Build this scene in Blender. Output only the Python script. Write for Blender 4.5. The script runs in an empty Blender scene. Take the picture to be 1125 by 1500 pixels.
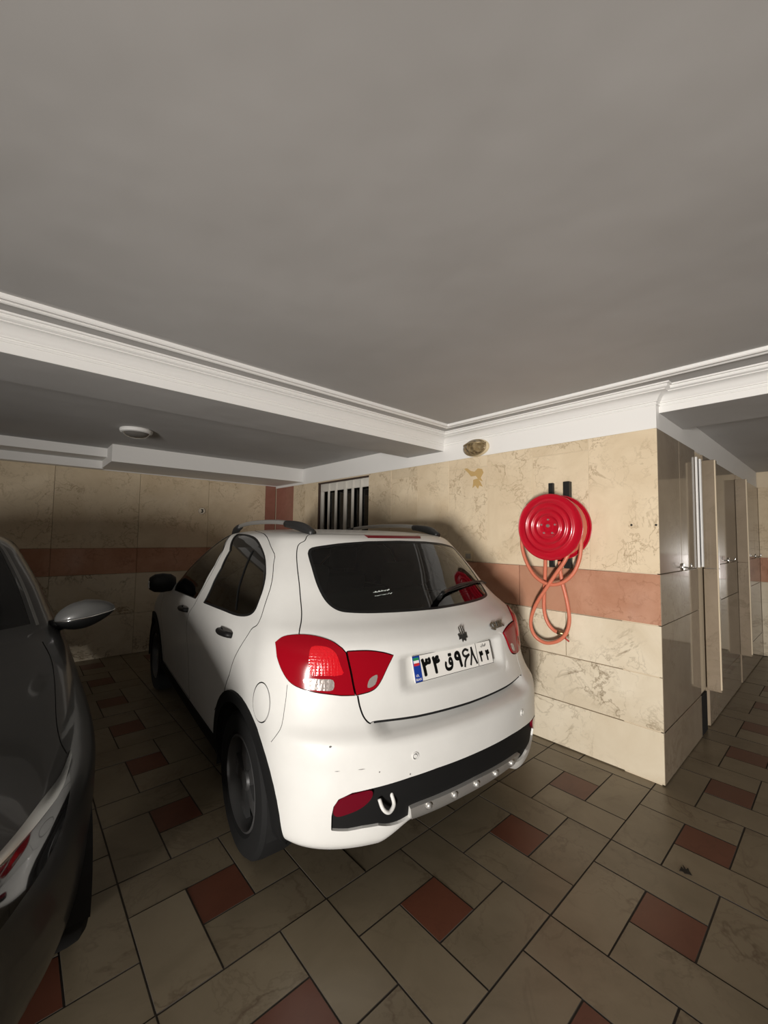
import bpy, bmesh, math, random
import numpy as np
from mathutils import Vector, Matrix
from mathutils.bvhtree import BVHTree
from mathutils.geometry import delaunay_2d_cdt
random.seed(7); np.random.seed(7)
scene = bpy.context.scene
COL = scene.collection
rad = math.radians

# ------------------------------------------------------------------ camera
FPX, CX, CY, CAMH = 605.62, 562.5, 750.0, 1.45
def cam_axes(yaw, pitch, roll):
    f = np.array([math.sin(yaw)*math.cos(pitch), math.cos(yaw)*math.cos(pitch), math.sin(pitch)])
    r = np.array([math.cos(yaw), -math.sin(yaw), 0.0]); u = np.cross(r, f)
    return (r*math.cos(roll)+u*math.sin(roll), -r*math.sin(roll)+u*math.cos(roll), f)
RI, UP, FW = cam_axes(rad(41.707), rad(3.2867), rad(.8106))
CAMP = np.array([0, 0, CAMH])
cd = bpy.data.cameras.new('camera'); cam = bpy.data.objects.new('camera', cd); COL.objects.link(cam)
cd.sensor_fit = 'HORIZONTAL'; cd.sensor_width = 36; cd.lens = 36*FPX/1125; cd.clip_start = .02
mw = Matrix.Identity(4)
for i in range(3):
    mw[i][0] = RI[i]; mw[i][1] = UP[i]; mw[i][2] = -FW[i]; mw[i][3] = CAMP[i]
cam.matrix_world = mw; scene.camera = cam
def ray(px):
    return RI*((px[0]-CX)/FPX) - UP*((px[1]-CY)/FPX) + FW
def on(px, ax, val):
    d = ray(px); return CAMP + d*((val-CAMP[ax])/d[ax])

# ------------------------------------------------------------------ light and exposure
world = bpy.data.worlds.new('world'); scene.world = world; world.use_nodes = True
world.node_tree.nodes['Background'].inputs[0].default_value = (.75, .8, .9, 1)
world.node_tree.nodes['Background'].inputs[1].default_value = .006
vs = scene.view_settings; vs.view_transform = 'Standard'; vs.look = 'None'; vs.exposure = 0.0; vs.gamma = 1
vs.use_curve_mapping = False
def area(name, loc, target, sx, sy, power, col):
    l = bpy.data.lights.new(name, 'AREA'); l.shape = 'RECTANGLE'; l.size = sx; l.size_y = sy; l.energy = power; l.color = col
    o = bpy.data.objects.new(name, l); COL.objects.link(o); o.location = loc
    o.rotation_euler = (Vector(target)-Vector(loc)).to_track_quat('-Z', 'Z').to_euler(); return o
# low headlamp light of a car standing behind and to the left of the photographer
hl_ = area('headlamp_light', (-4.3, -2.12, .50), (2.6, 1.2, .95), 1.4, .34, 172, (1, .955, .90)); hl_.data.spread = rad(92)

# ------------------------------------------------------------------ materials
MATS = {}
def pm(name, col, rough=.5, metal=0, coat=0, spec=.5, emis=None, es=0, trans=0, ior=1.45):
    if name in MATS: return MATS[name]
    m = bpy.data.materials.new(name); m.use_nodes = True
    b = m.node_tree.nodes['Principled BSDF']
    b.inputs['Base Color'].default_value = (*col, 1); b.inputs['Roughness'].default_value = rough
    b.inputs['Metallic'].default_value = metal; b.inputs['Coat Weight'].default_value = coat
    b.inputs['Coat Roughness'].default_value = .04; b.inputs['Specular IOR Level'].default_value = spec
    b.inputs['Transmission Weight'].default_value = trans; b.inputs['IOR'].default_value = ior
    if emis: b.inputs['Emission Color'].default_value = (*emis, 1); b.inputs['Emission Strength'].default_value = es
    MATS[name] = m; return m
def nd(m, t, **kw):
    n = m.node_tree.nodes.new(t)
    for k, v in kw.items(): setattr(n, k, v)
    return n
def lk(m, a, b): m.node_tree.links.new(a, b)
def coords(m, rnd=True):
    tc = nd(m, 'ShaderNodeTexCoord'); oi = nd(m, 'ShaderNodeObjectInfo')
    mul = nd(m, 'ShaderNodeMath', operation='MULTIPLY'); mul.inputs[1].default_value = 37.0
    lk(m, oi.outputs['Random'], mul.inputs[0])
    add = nd(m, 'ShaderNodeVectorMath', operation='ADD')
    lk(m, tc.outputs['Object'], add.inputs[0]); lk(m, mul.outputs[0], add.inputs[1])
    return add.outputs[0], oi.outputs['Random']
def ramp(m, fac, stops):
    r = nd(m, 'ShaderNodeValToRGB'); e = r.color_ramp.elements
    while len(e) < len(stops): e.new(.5)
    for i, (p, c) in enumerate(stops): e[i].position = p; e[i].color = (*c, 1)
    lk(m, fac, r.inputs[0]); return r.outputs[0]
def noise(m, co, scale, detail=4, rough=.55, dist=0):
    n = nd(m, 'ShaderNodeTexNoise'); n.inputs['Scale'].default_value = scale; n.inputs['Detail'].default_value = detail
    n.inputs['Roughness'].default_value = rough; n.inputs['Distortion'].default_value = dist
    lk(m, co, n.inputs['Vector']); return n.outputs['Fac']
def mix(m, fac, a, b, mode='MIX'):
    n = nd(m, 'ShaderNodeMix', data_type='RGBA', blend_type=mode)
    for s, v in ((0, fac), (6, a), (7, b)):
        if isinstance(v, (int, float)): n.inputs[s].default_value = v
        elif isinstance(v, tuple): n.inputs[s].default_value = (*v, 1)
        else: lk(m, v, n.inputs[s])
    return n.outputs[2]
def stone(name, base, dark, vein, rough=.22, vscale=5.0, vamt=.75, bump=.02, spec=.5):
    m = pm(name, base, rough, spec=spec); b = m.node_tree.nodes['Principled BSDF']
    co, rn = coords(m)
    n1 = noise(m, co, 3.0, 6, .6, .6)
    c = ramp(m, n1, [(.3, dark), (.7, base)])
    # veins: thin level lines of a distorted noise field
    def veinmask(sc, width, dist):
        n = noise(m, co, sc, 5, .62, dist)
        s = nd(m, 'ShaderNodeMath', operation='SUBTRACT'); lk(m, n, s.inputs[0]); s.inputs[1].default_value = .5
        a = nd(m, 'ShaderNodeMath', operation='ABSOLUTE'); lk(m, s.outputs[0], a.inputs[0])
        return ramp(m, a.outputs[0], [(0, (1, 1, 1)), (width, (0, 0, 0))])
    v1 = veinmask(vscale, .022, .5); v2 = veinmask(vscale*2.3, .02, .4)
    br = noise(m, co, 2.2, 2); brm = ramp(m, br, [(.40, (0, 0, 0)), (.62, (1, 1, 1))])
    vv = mix(m, 1.0, mix(m, .5, v1, v2, 'ADD'), brm, 'MULTIPLY')
    f = nd(m, 'ShaderNodeMath', operation='MULTIPLY'); lk(m, vv, f.inputs[0]); f.inputs[1].default_value = vamt
    c = mix(m, f.outputs[0], c, vein)
    tint = ramp(m, rn, [(0, (.9, .9, .9)), (1, (1, 1, 1))])
    lk(m, mix(m, 1.0, c, tint, 'MULTIPLY'), b.inputs['Base Color'])
    return m
M_MARBLE = stone('cream_marble', (.76, .64, .465), (.65, .525, .36), (.40, .30, .19), .16, 4.6, .7)
M_MARBLE_LOW = stone('pale_veined_marble', (.74, .66, .52), (.62, .53, .39), (.26, .20, .13), .16, 3.2, .8)
M_PINK = stone('pink_marble', (.54, .30, .20), (.42, .205, .125), (.30, .14, .085), .13, 4, .6)
M_PILASTER = stone('dark_red_marble', (.36, .16, .12), (.30, .13, .09), (.22, .09, .07), .25, 4, .4)
M_TILE = stone('cream_floor_tile', (.27, .222, .150), (.195, .157, .102), (.12, .08, .05), .34, 2.2, .6)
M_REDTILE = stone('red_floor_tile', (.17, .062, .036), (.13, .046, .027), (.09, .032, .02), .36, 4, .4)
M_GROUT = pm('joint_mortar', (.055, .045, .035), .9)
M_GROUTL = pm('pale_mortar', (.62, .52, .38), .8)
M_MARBLE_SHADED = stone('polished_shaded_marble', (.31, .25, .185), (.25, .20, .145), (.17, .13, .09), .07, 4, .5)  # same marble as the hose wall, the passage's dim light put into its colour
M_PLASTER = pm('white_plaster', (.80, .79, .77), .6)
def plaster_ceiling():
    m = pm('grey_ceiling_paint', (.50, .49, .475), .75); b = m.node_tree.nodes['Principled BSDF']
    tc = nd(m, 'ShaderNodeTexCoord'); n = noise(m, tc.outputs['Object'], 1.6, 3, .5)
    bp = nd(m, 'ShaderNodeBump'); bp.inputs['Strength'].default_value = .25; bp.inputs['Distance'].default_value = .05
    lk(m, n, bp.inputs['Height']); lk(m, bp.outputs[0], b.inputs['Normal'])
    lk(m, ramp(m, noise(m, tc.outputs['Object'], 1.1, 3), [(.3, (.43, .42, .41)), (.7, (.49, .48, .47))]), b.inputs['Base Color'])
    return m
M_CEIL = plaster_ceiling()
def paint(name, col, rough, coat):
    m = pm(name, col, rough, coat=coat); b = m.node_tree.nodes['Principled BSDF']
    tc = nd(m, 'ShaderNodeTexCoord')
    n = noise(m, tc.outputs['Object'], 6, 5, .6)
    lk(m, ramp(m, n, [(.3, tuple(c*.95 for c in col)), (.65, col)]), b.inputs['Base Color'])
    return m
M_WHITE = paint('white_car_paint', (.655, .648, .622), .42, .3)
M_DARKPAINT = paint('dark_grey_car_paint', (.030, .030, .029), .30, .6)
M_LINER = pm('cabin_trim_and_edge_shade', (.035, .034, .033), .9)  # cabin lining; also colours white panel edges as painted shade
M_BLACK = pm('black_plastic', (.008, .008, .008), .5, spec=.3)
M_CLAD = pm('black_cladding', (.007, .007, .007), .7, spec=.2)
M_RUBBER = pm('tyre_rubber', (.009, .009, .009), .8, spec=.25)
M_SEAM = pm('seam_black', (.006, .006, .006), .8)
M_CHROME = pm('chrome', (.75, .74, .72), .12, 1)
M_SILVER = pm('silver_plastic', (.42, .41, .39), .35, .6)
M_ALLOY = pm('grey_alloy', (.085, .085, .085), .45, .6)
M_REDLENS = pm('red_lens', (.25, .003, .009), .14, coat=0, spec=.12)
M_REDBRIGHT = pm('bright_red_lens', (.52, .008, .014), .18, coat=.05, spec=.25)
M_REDDEEP = pm('deep_red_lens', (.11, .002, .010), .12, coat=.5)
M_CLEARLENS = pm('clear_lens', (.30, .26, .24), .2, .2, coat=.15)
M_SEAT = pm('grey_seat_fabric', (.16, .155, .15), .9)
def glass(name, tint, refl=1.0):
    m = bpy.data.materials.new(name); m.use_nodes = True; nt = m.node_tree; nt.nodes.clear()
    out = nt.nodes.new('ShaderNodeOutputMaterial'); t = nt.nodes.new('ShaderNodeBsdfTransparent'); g = nt.nodes.new('ShaderNodeBsdfGlossy')
    t.inputs[0].default_value = (*tint, 1); g.inputs['Roughness'].default_value = .02; g.inputs[0].default_value = (1, 1, 1, 1)
    fr = nt.nodes.new('ShaderNodeFresnel'); fr.inputs[0].default_value = 1.52; mx = nt.nodes.new('ShaderNodeMixShader')
    nt.links.new(fr.outputs[0], mx.inputs[0]); nt.links.new(t.outputs[0], mx.inputs[1]); nt.links.new(g.outputs[0], mx.inputs[2])
    nt.links.new(mx.outputs[0], out.inputs[0]); return m
M_GLASS = glass('tinted_rear_glass', (.42, .45, .42))
M_GLASSD = glass('dark_side_glass', (.10, .105, .10))

# ------------------------------------------------------------------ mesh helpers
def link(name, me, mat, parent=None, loc=None):
    o = bpy.data.objects.new(name, me); COL.objects.link(o)
    if mat is not None:
        for m in (mat if isinstance(mat, (list, tuple)) else [mat]): me.materials.append(m)
    if parent is not None: o.parent = parent
    if loc is not None: o.location = loc
    return o
def mesh(name, v, f, mat, parent=None, smooth=False, loc=None):
    me = bpy.data.meshes.new(name); me.from_pydata([tuple(map(float, p)) for p in v], [], f); me.update()
    if smooth:
        me.shade_smooth()
    return link(name, me, mat, parent, loc)
def empty(name, loc=(0, 0, 0), rz=0):
    o = bpy.data.objects.new(name, None); COL.objects.link(o); o.location = loc; o.rotation_euler = (0, 0, rz); o.empty_display_size = .1
    return o
def tag(o, label, cat, group=None):
    o['label'] = label; o['category'] = cat
    if group: o['group'] = group
    return o
def struct(o): o['kind'] = 'structure'; return o
def boxg(a, b):
    x0, y0, z0 = a; x1, y1, z1 = b
    v = [(x0, y0, z0), (x1, y0, z0), (x1, y1, z0), (x0, y1, z0), (x0, y0, z1), (x1, y0, z1), (x1, y1, z1), (x0, y1, z1)]
    f = [(0, 3, 2, 1), (4, 5, 6, 7), (0, 1, 5, 4), (1, 2, 6, 5), (2, 3, 7, 6), (3, 0, 4, 7)]
    return v, f
def box(name, a, b, mat, parent=None, bevel=0, seg=2):
    c = [(a[i]+b[i])/2 for i in range(3)]
    v, f = boxg([a[i]-c[i] for i in range(3)], [b[i]-c[i] for i in range(3)])
    me = bpy.data.meshes.new(name); me.from_pydata(v, [], f)
    if bevel:
        bm = bmesh.new(); bm.from_mesh(me)
        bmesh.ops.bevel(bm, geom=bm.edges[:], offset=bevel, segments=seg, affect='EDGES', profile=.6); bm.to_mesh(me); bm.free()
        if seg > 1: me.shade_smooth()
    me.update(); return link(name, me, mat, parent, c)
def catmull(P, n=8, closed=False):
    P = [np.array(p, float) for p in P]; out = []
    N = len(P); rng = range(N if closed else N-1)
    for i in rng:
        p0 = P[i-1] if (i > 0 or closed) else 2*P[0]-P[1]
        p1 = P[i]; p2 = P[(i+1) % N]; p3 = P[(i+2) % N] if (i+2 < N or closed) else 2*P[-1]-P[-2]
        for k in range(n):
            t = k/n
            out.append(.5*((2*p1)+(-p0+p2)*t+(2*p0-5*p1+4*p2-p3)*t*t+(-p0+3*p1-3*p2+p3)*t**3))
    if not closed: out.append(P[-1])
    return out
def tubeg(path, r, seg=10, cap=True):
    path = [np.array(p, float) for p in path]; n = len(path); rs = r if isinstance(r, (list, tuple)) else [r]*n
    v = []; f = []; ref = None
    for i in range(n):
        t = path[min(i+1, n-1)]-path[max(i-1, 0)]; t = t/(np.linalg.norm(t)+1e-12)
        if ref is None:
            ref = np.array([0, 0, 1.]) if abs(t[2]) < .9 else np.array([1., 0, 0])
        ref = ref-t*(ref@t); ref = ref/np.linalg.norm(ref); b = np.cross(t, ref)
        for k in range(seg):
            a = 2*math.pi*k/seg; v.append(path[i]+rs[i]*(math.cos(a)*ref+math.sin(a)*b))
    for i in range(n-1):
        for k in range(seg):
            k2 = (k+1) % seg; f.append((i*seg+k, i*seg+k2, (i+1)*seg+k2, (i+1)*seg+k))
    if cap: f.append(tuple(range(seg))[::-1]); f.append(tuple(range((n-1)*seg, n*seg)))
    return v, f
def tube(name, path, r, mat, parent=None, seg=10):
    v, f = tubeg(path, r, seg); return mesh(name, v, f, mat, parent, True)
def latheg(profile, seg=40, axis='z', origin=(0, 0, 0), scale=(1, 1)):
    """profile: (radius, height) list, turned about an axis"""
    v = []; f = []; n = len(profile)
    for k in range(seg):
        a = 2*math.pi*k/seg; c, s = math.cos(a)*scale[0], math.sin(a)*scale[1]
        for r, h in profile:
            p = {'z': (r*c, r*s, h), 'x': (h, r*c, r*s), 'y': (r*c, h, r*s)}[axis]
            v.append((p[0]+origin[0], p[1]+origin[1], p[2]+origin[2]))
    for k in range(seg):
        k2 = (k+1) % seg
        for i in range(n-1): f.append((k*n+i, k2*n+i, k2*n+i+1, k*n+i+1))
    return v, f
def fixn(o):
    bm = bmesh.new(); bm.from_mesh(o.data); bmesh.ops.remove_doubles(bm, verts=bm.verts, dist=1e-5)
    bmesh.ops.recalc_face_normals(bm, faces=bm.faces); bm.to_mesh(o.data); bm.free(); o.data.shade_smooth(); return o
def sharp(o, ang=35):
    o.data.set_sharp_from_angle(angle=rad(ang)); return o
def lathe(name, profile, mat, parent=None, seg=40, axis='z', origin=(0, 0, 0), scale=(1, 1), loc=None):
    v, f = latheg(profile, seg, axis, origin, scale)
    return sharp(fixn(mesh(name, v, f, mat, parent, True, loc)))
def extr(name, poly, mat, parent=None, frame=None, depth=.002, bevel=0):
    """flat polygon (2D) in a frame (origin, u, v) extruded along u x v"""
    o, u, w = [np.array(k, float) for k in frame]; n = np.cross(u, w)
    k = len(poly)
    v = [o+p[0]*u+p[1]*w for p in poly]+[o+p[0]*u+p[1]*w+n*depth for p in poly]
    f = [tuple(range(k))[::-1], tuple(range(k, 2*k))]+[(i, (i+1) % k, k+(i+1) % k, k+i) for i in range(k)]
    ob = mesh(name, v, f, mat, parent)
    bm = bmesh.new(); bm.from_mesh(ob.data); bmesh.ops.recalc_face_normals(bm, faces=bm.faces)
    if bevel: bmesh.ops.bevel(bm, geom=bm.edges[:], offset=bevel, segments=2, affect='EDGES')
    bm.to_mesh(ob.data); bm.free()
    return ob
def text(name, body, size, mat, parent, frame, depth=.001, bold=0.0, sx=1.0, sy=1.0, shear=0, fat=0):
    """lettering fitted to height `size`, centred on the frame's origin"""
    cu = bpy.data.curves.new('tmp', 'FONT'); cu.body = body; cu.size = 1; cu.extrude = 0; cu.offset = bold; cu.shear = shear
    t = bpy.data.objects.new('tmp', cu); COL.objects.link(t)
    dg = bpy.context.evaluated_depsgraph_get(); dg.update()
    me = bpy.data.meshes.new_from_object(t.evaluated_get(dg))
    bpy.data.objects.remove(t); bpy.data.curves.remove(cu)
    co = np.array([v.co[:] for v in me.vertices]); mn, mx = co.min(0), co.max(0); h = mx[1]-mn[1]
    o, u, w = [np.array(k, float) for k in frame]; n = np.cross(u, w)
    if fat:       # heavier strokes: the same glyph laid round a small circle
        V = []; Fc = []; base = [v.co[:] for v in me.vertices]; ff = [tuple(q.vertices) for q in me.polygons]
        for k in range(9):
            r = 0 if k == 8 else fat; a = k*math.pi/4; n0 = len(V)
            V += [(x+r*math.cos(a), y+r*math.sin(a), z) for x, y, z in base]; Fc += [tuple(q+n0 for q in t) for t in ff]
        me.clear_geometry(); me.from_pydata(V, [], Fc)
        co = np.array(V); mn, mx = co.min(0), co.max(0); h = mx[1]-mn[1]; o, u, w = [np.array(k, float) for k in frame]
    bm = bmesh.new(); bm.from_mesh(me)
    ret = bmesh.ops.extrude_face_region(bm, geom=bm.faces[:])
    for e in ret['geom']:
        if isinstance(e, bmesh.types.BMVert): e.co.z += 1
    for v in bm.verts:
        p = ((v.co.x-(mn[0]+mx[0])/2)*size/h*sx, (v.co.y-(mn[1]+mx[1])/2)*size/h*sy)
        v.co = Vector(o+p[0]*u+p[1]*w+n*depth*v.co.z)
    bmesh.ops.recalc_face_normals(bm, faces=bm.faces); bm.to_mesh(me); bm.free(); me.materials.clear()
    return link(name, me, mat, parent)

# ------------------------------------------------------------------ the room
XW, YC, YB = 2.924, .762, 5.75       # hose wall plane, pillar corner, back wall
ZT, ZB1, ZB0 = 2.14, 1.240, .930     # marble top, pink band
ZBEAM, ZCEIL, ZBAY = 2.238, 2.39, 2.35
XL, YF, XE = -4.7, -5.2, 7.15        # left wall, wall behind the photographer, end of the side passage
SL = .018
# floor slab with pinwheel tiling laid on it
floor = struct(box('floor', (XL-.1, YF-.1, -.10), (XE+.1, YB+.1, -.0035), M_GROUT))
PX, PY = .612, .622
def tile_mesh(nm, sx, sy, mat):
    v, f = boxg((-sx/2, -sy/2, -.012), (sx/2, sy/2, 0)); me = bpy.data.meshes.new(nm); me.from_pydata(v, [], f)
    bm = bmesh.new(); bm.from_mesh(me)
    bmesh.ops.bevel(bm, geom=[e for e in bm.edges if all(q.co.z > -.001 for q in e.verts)], offset=.001, segments=1, affect='EDGES')
    bm.to_mesh(me); bm.free(); me.materials.append(mat); me.materials.append(M_GROUT)
    for q in me.polygons: q.material_index = 0 if q.normal.z > .9 else 1
    return me
G = .005
T_RED = tile_mesh('tile', PX/3-G, PY/3-G, M_REDTILE); T_H = tile_mesh('tile', PX*2/3-G, PY/3-G, M_TILE); T_V = tile_mesh('tile', PX/3-G, PY*2/3-G, M_TILE)
cells = []
for i in range(-9, 10):
    for j in range(-9, 9):
        x0 = 1.0+i*PX; y0 = .812+j*PY
        if x0+PX < XL or x0 > XE or y0+PY < YF or y0 > YB: continue
        if x0 > XW and y0+PY > YC+.3: continue
        c = np.array([x0+PX/2, y0+PY/2, 0])-CAMP
        vis = (c@FW) > .9 and abs((c@RI)/(c@FW)) < 1.15
        cells.append((0 if vis else 1, np.linalg.norm(c), x0, y0))
cells.sort()
rest_v, rest_f, rest_m = [], [], []
for k, (nv, d, x0, y0) in enumerate(cells):
    a, b = PX/3, PY/3
    spec = [(T_RED, 1.5*a, 1.5*b, a, b), (T_H, 2*a, .5*b, 2*a, b), (T_V, .5*a, b, a, 2*b), (T_H, a, 2.5*b, 2*a, b), (T_V, 2.5*a, 2*b, a, 2*b)]
    for me, cx, cy, sx, sy in spec:
        X, Y = x0+cx, y0+cy
        if X-sx/2 > XW+.05 and Y-sy/2 > YC+.05: continue
        if k < 60 and nv == 0:
            o = bpy.data.objects.new('floor_tile', me); COL.objects.link(o); o.parent = floor
            o.matrix_parent_inverse = Matrix.Translation(floor.location).inverted(); o.location = (X, Y, random.uniform(-.0012, .0008))
            o.rotation_euler = (random.uniform(-.002, .002), random.uniform(-.002, .002), random.uniform(-.003, .003)+(math.pi if random.random() < .5 else 0))
        else:
            v, f = boxg((X-sx/2+G/2, Y-sy/2+G/2, -.012), (X+sx/2-G/2, Y+sy/2-G/2, 0)); n0 = len(rest_v)
            rest_v += v; rest_f += [tuple(q+n0 for q in ff) for ff in f]; rest_m += [0 if me is not T_RED else 1]*6
far = mesh('far_floor_tiles', rest_v, rest_f, [M_TILE, M_REDTILE], floor)
far.matrix_parent_inverse = Matrix.Translation(floor.location).inverted(); far['kind'] = 'stuff'
far.data.polygons.foreach_set('material_index', rest_m)

def slabs(parent, plane, at, sgn, rects, mats, name='marble_slab', th=SL, gap=.003):
    """stone slabs on a wall: plane 'x' or 'y'; rects (h0,h1,z0,z1,matkey)"""
    for h0, h1, z0, z1, mk in rects:
        a0, a1 = sorted((at, at+sgn*(th+random.uniform(-.0012, .0012))))
        g = gap/2
        if plane == 'x': o = box(name, (a0, h0+g, z0+g), (a1, h1-g, z1-g), mats[mk], None, .0015, 1)
        else: o = box(name, (h0+g, a0, z0+g), (h1-g, a1, z1-g), mats[mk], None, .0015, 1)
        o.parent = parent; o.matrix_parent_inverse = Matrix.Translation(parent.location).inverted()
mats = {'m': M_MARBLE, 'l': M_MARBLE_LOW, 'p': M_PINK, 'd': M_PILASTER, 'b': M_MARBLE_SHADED}
WB = XW+SL      # backing plane behind the slabs
# wall with the hose reel (window opening Y 3.545..4.565, z 1.30..2.12)
wy0, wy1, wz0, wz1 = 3.545, 4.565, 1.32, 2.12
def multi(name, boxes, mat, parent=None):
    v = []; f = []
    for a, b in boxes:
        vv, ff = boxg(a, b); n0 = len(v); v += vv; f += [tuple(q+n0 for q in k) for k in ff]
    return mesh(name, v, f, mat, parent)
wall_right = struct(multi('wall_right', [((WB, YC+SL, 0), (WB+.22, wy0, ZT)), ((WB, wy1, 0), (WB+.22, YB+.2, ZT)), ((WB, wy0, 0), (WB+.22, wy1, wz0)), ((WB, wy0, wz1), (WB+.22, wy1, ZT)), ((XW+.003, YC+SL, ZB1), (WB, wy0, ZT-.001)), ((XW+.003, wy1, ZB1), (WB, YB, ZT-.001))], M_GROUTL))
trim_1 = struct(box('trim_1', (XW+.004, YC+.004, ZT), (XW+.24, YB+.2, 2.47), M_PLASTER))
joints = [YC, 1.175, 1.585, 1.99, 2.40, 2.79, 3.17, wy0]
R = []
for i in range(len(joints)-1):
    if i in (2, 4, 6, 0): R.append((joints[i], joints[i+1], ZB1, ZT, 'm'))
    else:
        zs = 2.06 if i == 1 else 2.045
        R += [(joints[i], joints[i+1], ZB1, zs, 'm'), (joints[i], joints[i+1], zs, ZT, 'm')]
R += [(wy1, 4.89, ZB1, ZT, 'm'), (4.89, 5.215, ZB1, ZT, 'm'), (5.215, YB-.02, .02, ZT, 'd')]
for a, b in ((YC, 1.70), (1.70, 2.62), (2.62, wy0), (wy0, wy1), (wy1, 5.215)): R.append((a, b, ZB0, ZB1, 'p'))
R.append((wy0, wy1, ZB1, wz0, 'm'))
for r, (z0, z1) in enumerate(((.625, ZB0), (.306, .625), (.0, .306))):
    cuts = [(YC, 1.343, 2.2, 3.1, 4.1, 5.215), (YC, 1.62, 2.5, 3.4, 4.3, 5.215), (YC, 1.85, 2.75, 3.7, 5.215)][r]
    for a, b in zip(cuts[:-1], cuts[1:]): R.append((a, b, z0+(.004 if r == 2 else 0), z1, 'l'))
slabs(wall_right, 'x', WB, -1, R, mats, gap=.0055)
# pillar side (passage wall) : faces -Y
wall_passage = struct(box('wall_passage', (XW+SL*.2, YC+SL, 0), (XE, YC+SL+.2, ZT), M_GROUTL))
R = []
xs = [XW, 3.42, 3.83]
for a, b in ((XW, 3.415), (3.415, 3.86), (4.12, 5.09), (5.09, 5.52), (5.6, 6.75), (6.75, XE)): R.append((a, b, ZB1, ZT, 'b'))
for a, b in ((XW, 3.86), (4.12, 5.52), (5.6, XE)): R += [(a, b, ZB0, ZB1, 'b'), (a, b, .30 if a > 3 else .306, ZB0, 'b'), (a, b, 0.004, .30, 'b')]
slabs(wall_passage, 'y', YC+SL, -1, R, mats, gap=.004)
trim_2 = struct(box('trim_2', (XW+.03, YC+.006, ZT), (XE, YC+.2, 2.47), M_PLASTER))
# stone fins and recessed slots beside them
for i, x in enumerate((4.04, 5.53)):
    p = empty('stone_pilaster', (x, YC-.045, .3))
    tag(p, ['stone fin on polished passage wall beside two thin white strips', 'stone fin on polished passage wall deeper in the passage'][i], 'pilaster', 'stone fins on the passage wall')
    for nm, a, b, z0, z1 in (('marble_slab', 0, .02, .0, .93), ('marble_slab', 0, .02, .934, 1.78)):
        o = box(nm, (a, -.045, z0), (a+.075, .045, z1), M_MARBLE_SHADED, p, .003, 1)
    o = box('cap_strip', (-.004, -.049, 0.02), (.006, -.040, 1.775), M_GROUTL, p)
    struct(box('recess', (x-.18, YC+.002, .004), (x+.0, YC+.016, .29), M_SEAM)) if i == 0 else None
for x, x2 in ((3.845, 3.872), (3.965, 3.995)):
    s = box('cabinet_edge_strip', (x, YC-.016, 1.245), (x2, YC-.002, 2.085), M_PLASTER, None, .002, 1)
    tag(s, 'thin white upright strip beside dark slot, on the side of the '+('pillar edge' if x < 3.9 else 'stone fin'), 'strip', 'white strips beside the dark slot')
o = box('dark_slot', (3.872, YC+.001, 1.26), (3.965, YC+.010, 2.08), M_SEAM); tag(o, 'narrow dark slot between two white strips on passage wall', 'slot')
for i, x in enumerate((3.43, 5.06, 6.80)):
    h = empty('wall_hook', (x, YC, 1.265))
    tag(h, ['small chrome hook on passage wall nearest the pillar edge', 'small chrome hook on passage wall between the two stone fins', 'small chrome hook on passage wall beyond both stone fins'][i], 'hook', 'chrome hooks on the passage wall')
    lathe('base_plate', [(0, -.008), (.024, -.008), (.026, -.004), (.026, -.0005), (0, -.0005)], M_CHROME, h, 24, 'y')
    tube('hook', catmull([(0, -.006, .0), (0, -.035, -.004), (0, -.050, .010), (0, -.046, .028)], 6), .006, M_CHROME, h)
# other walls
wall_back = struct(box('wall_back', (XL, YB+SL, 0), (WB, YB+.22, 2.5), M_GROUTL))
R = []
bx = list(np.arange(2.76, XL, -.82))
for k in range(len(bx)-1):
    a, b = bx[k+1], bx[k]
    if a < -2: break
    R += [(a, b, ZB1+.02, 2.17, 'm'), (a, b, .96, ZB1+.02, 'p'), (a, b, .48, .96, 'l'), (a, b, .004, .48, 'l')]
R.append((2.76, XW-.002, .004, 2.17, 'd'))
slabs(wall_back, 'y', YB+SL, -1, R, mats, gap=.003)
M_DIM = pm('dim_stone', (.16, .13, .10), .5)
# left wall, with the garage entrance left open
wall_left = struct(multi('wall_left', [((XL-.2, YF, 0), (XL, -3.2, 2.5)), ((XL-.2, -1.2, 0), (XL, YB, 2.5)), ((XL-.2, -3.2, 1.9), (XL, -1.2, 2.5))], M_DIM))
wall_front = struct(box('wall_front', (XL, YF-.2, 0), (XE, YF, 2.5), M_DIM))
wall_end = struct(box('wall_end', (XE+SL, YF, 0), (XE+.2, YC+.2, 2.5), M_GROUTL))
R = []
for a, b in ((-.05, YC), (-.9, -.05), (-1.75, -.9), (-2.6, -1.75)):
    R += [(a, b, ZB1, ZT, 'm'), (a, b, ZB0, ZB1, 'p'), (a, b, .004, ZB0, 'l')]
slabs(wall_end, 'x', XE+SL, -1, R, mats)
# ceiling, beams, crown mouldings
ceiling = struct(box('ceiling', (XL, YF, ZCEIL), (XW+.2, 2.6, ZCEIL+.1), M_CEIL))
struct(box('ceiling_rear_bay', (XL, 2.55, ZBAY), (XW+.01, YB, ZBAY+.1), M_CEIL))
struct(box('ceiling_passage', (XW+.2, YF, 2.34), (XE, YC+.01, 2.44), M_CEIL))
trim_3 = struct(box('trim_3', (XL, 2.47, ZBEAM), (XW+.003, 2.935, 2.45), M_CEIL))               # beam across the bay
beam_face = struct(box('trim_4', (XL, 2.466, ZBEAM+.0005), (XW+.003, 2.4705, 2.42), M_PLASTER))
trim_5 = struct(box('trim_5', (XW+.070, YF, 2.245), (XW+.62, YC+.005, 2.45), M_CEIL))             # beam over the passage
struct(box('trim_6', (XW+.066, YF, 2.2455), (XW+.0705, YC+.004, 2.42), M_PLASTER))
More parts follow.
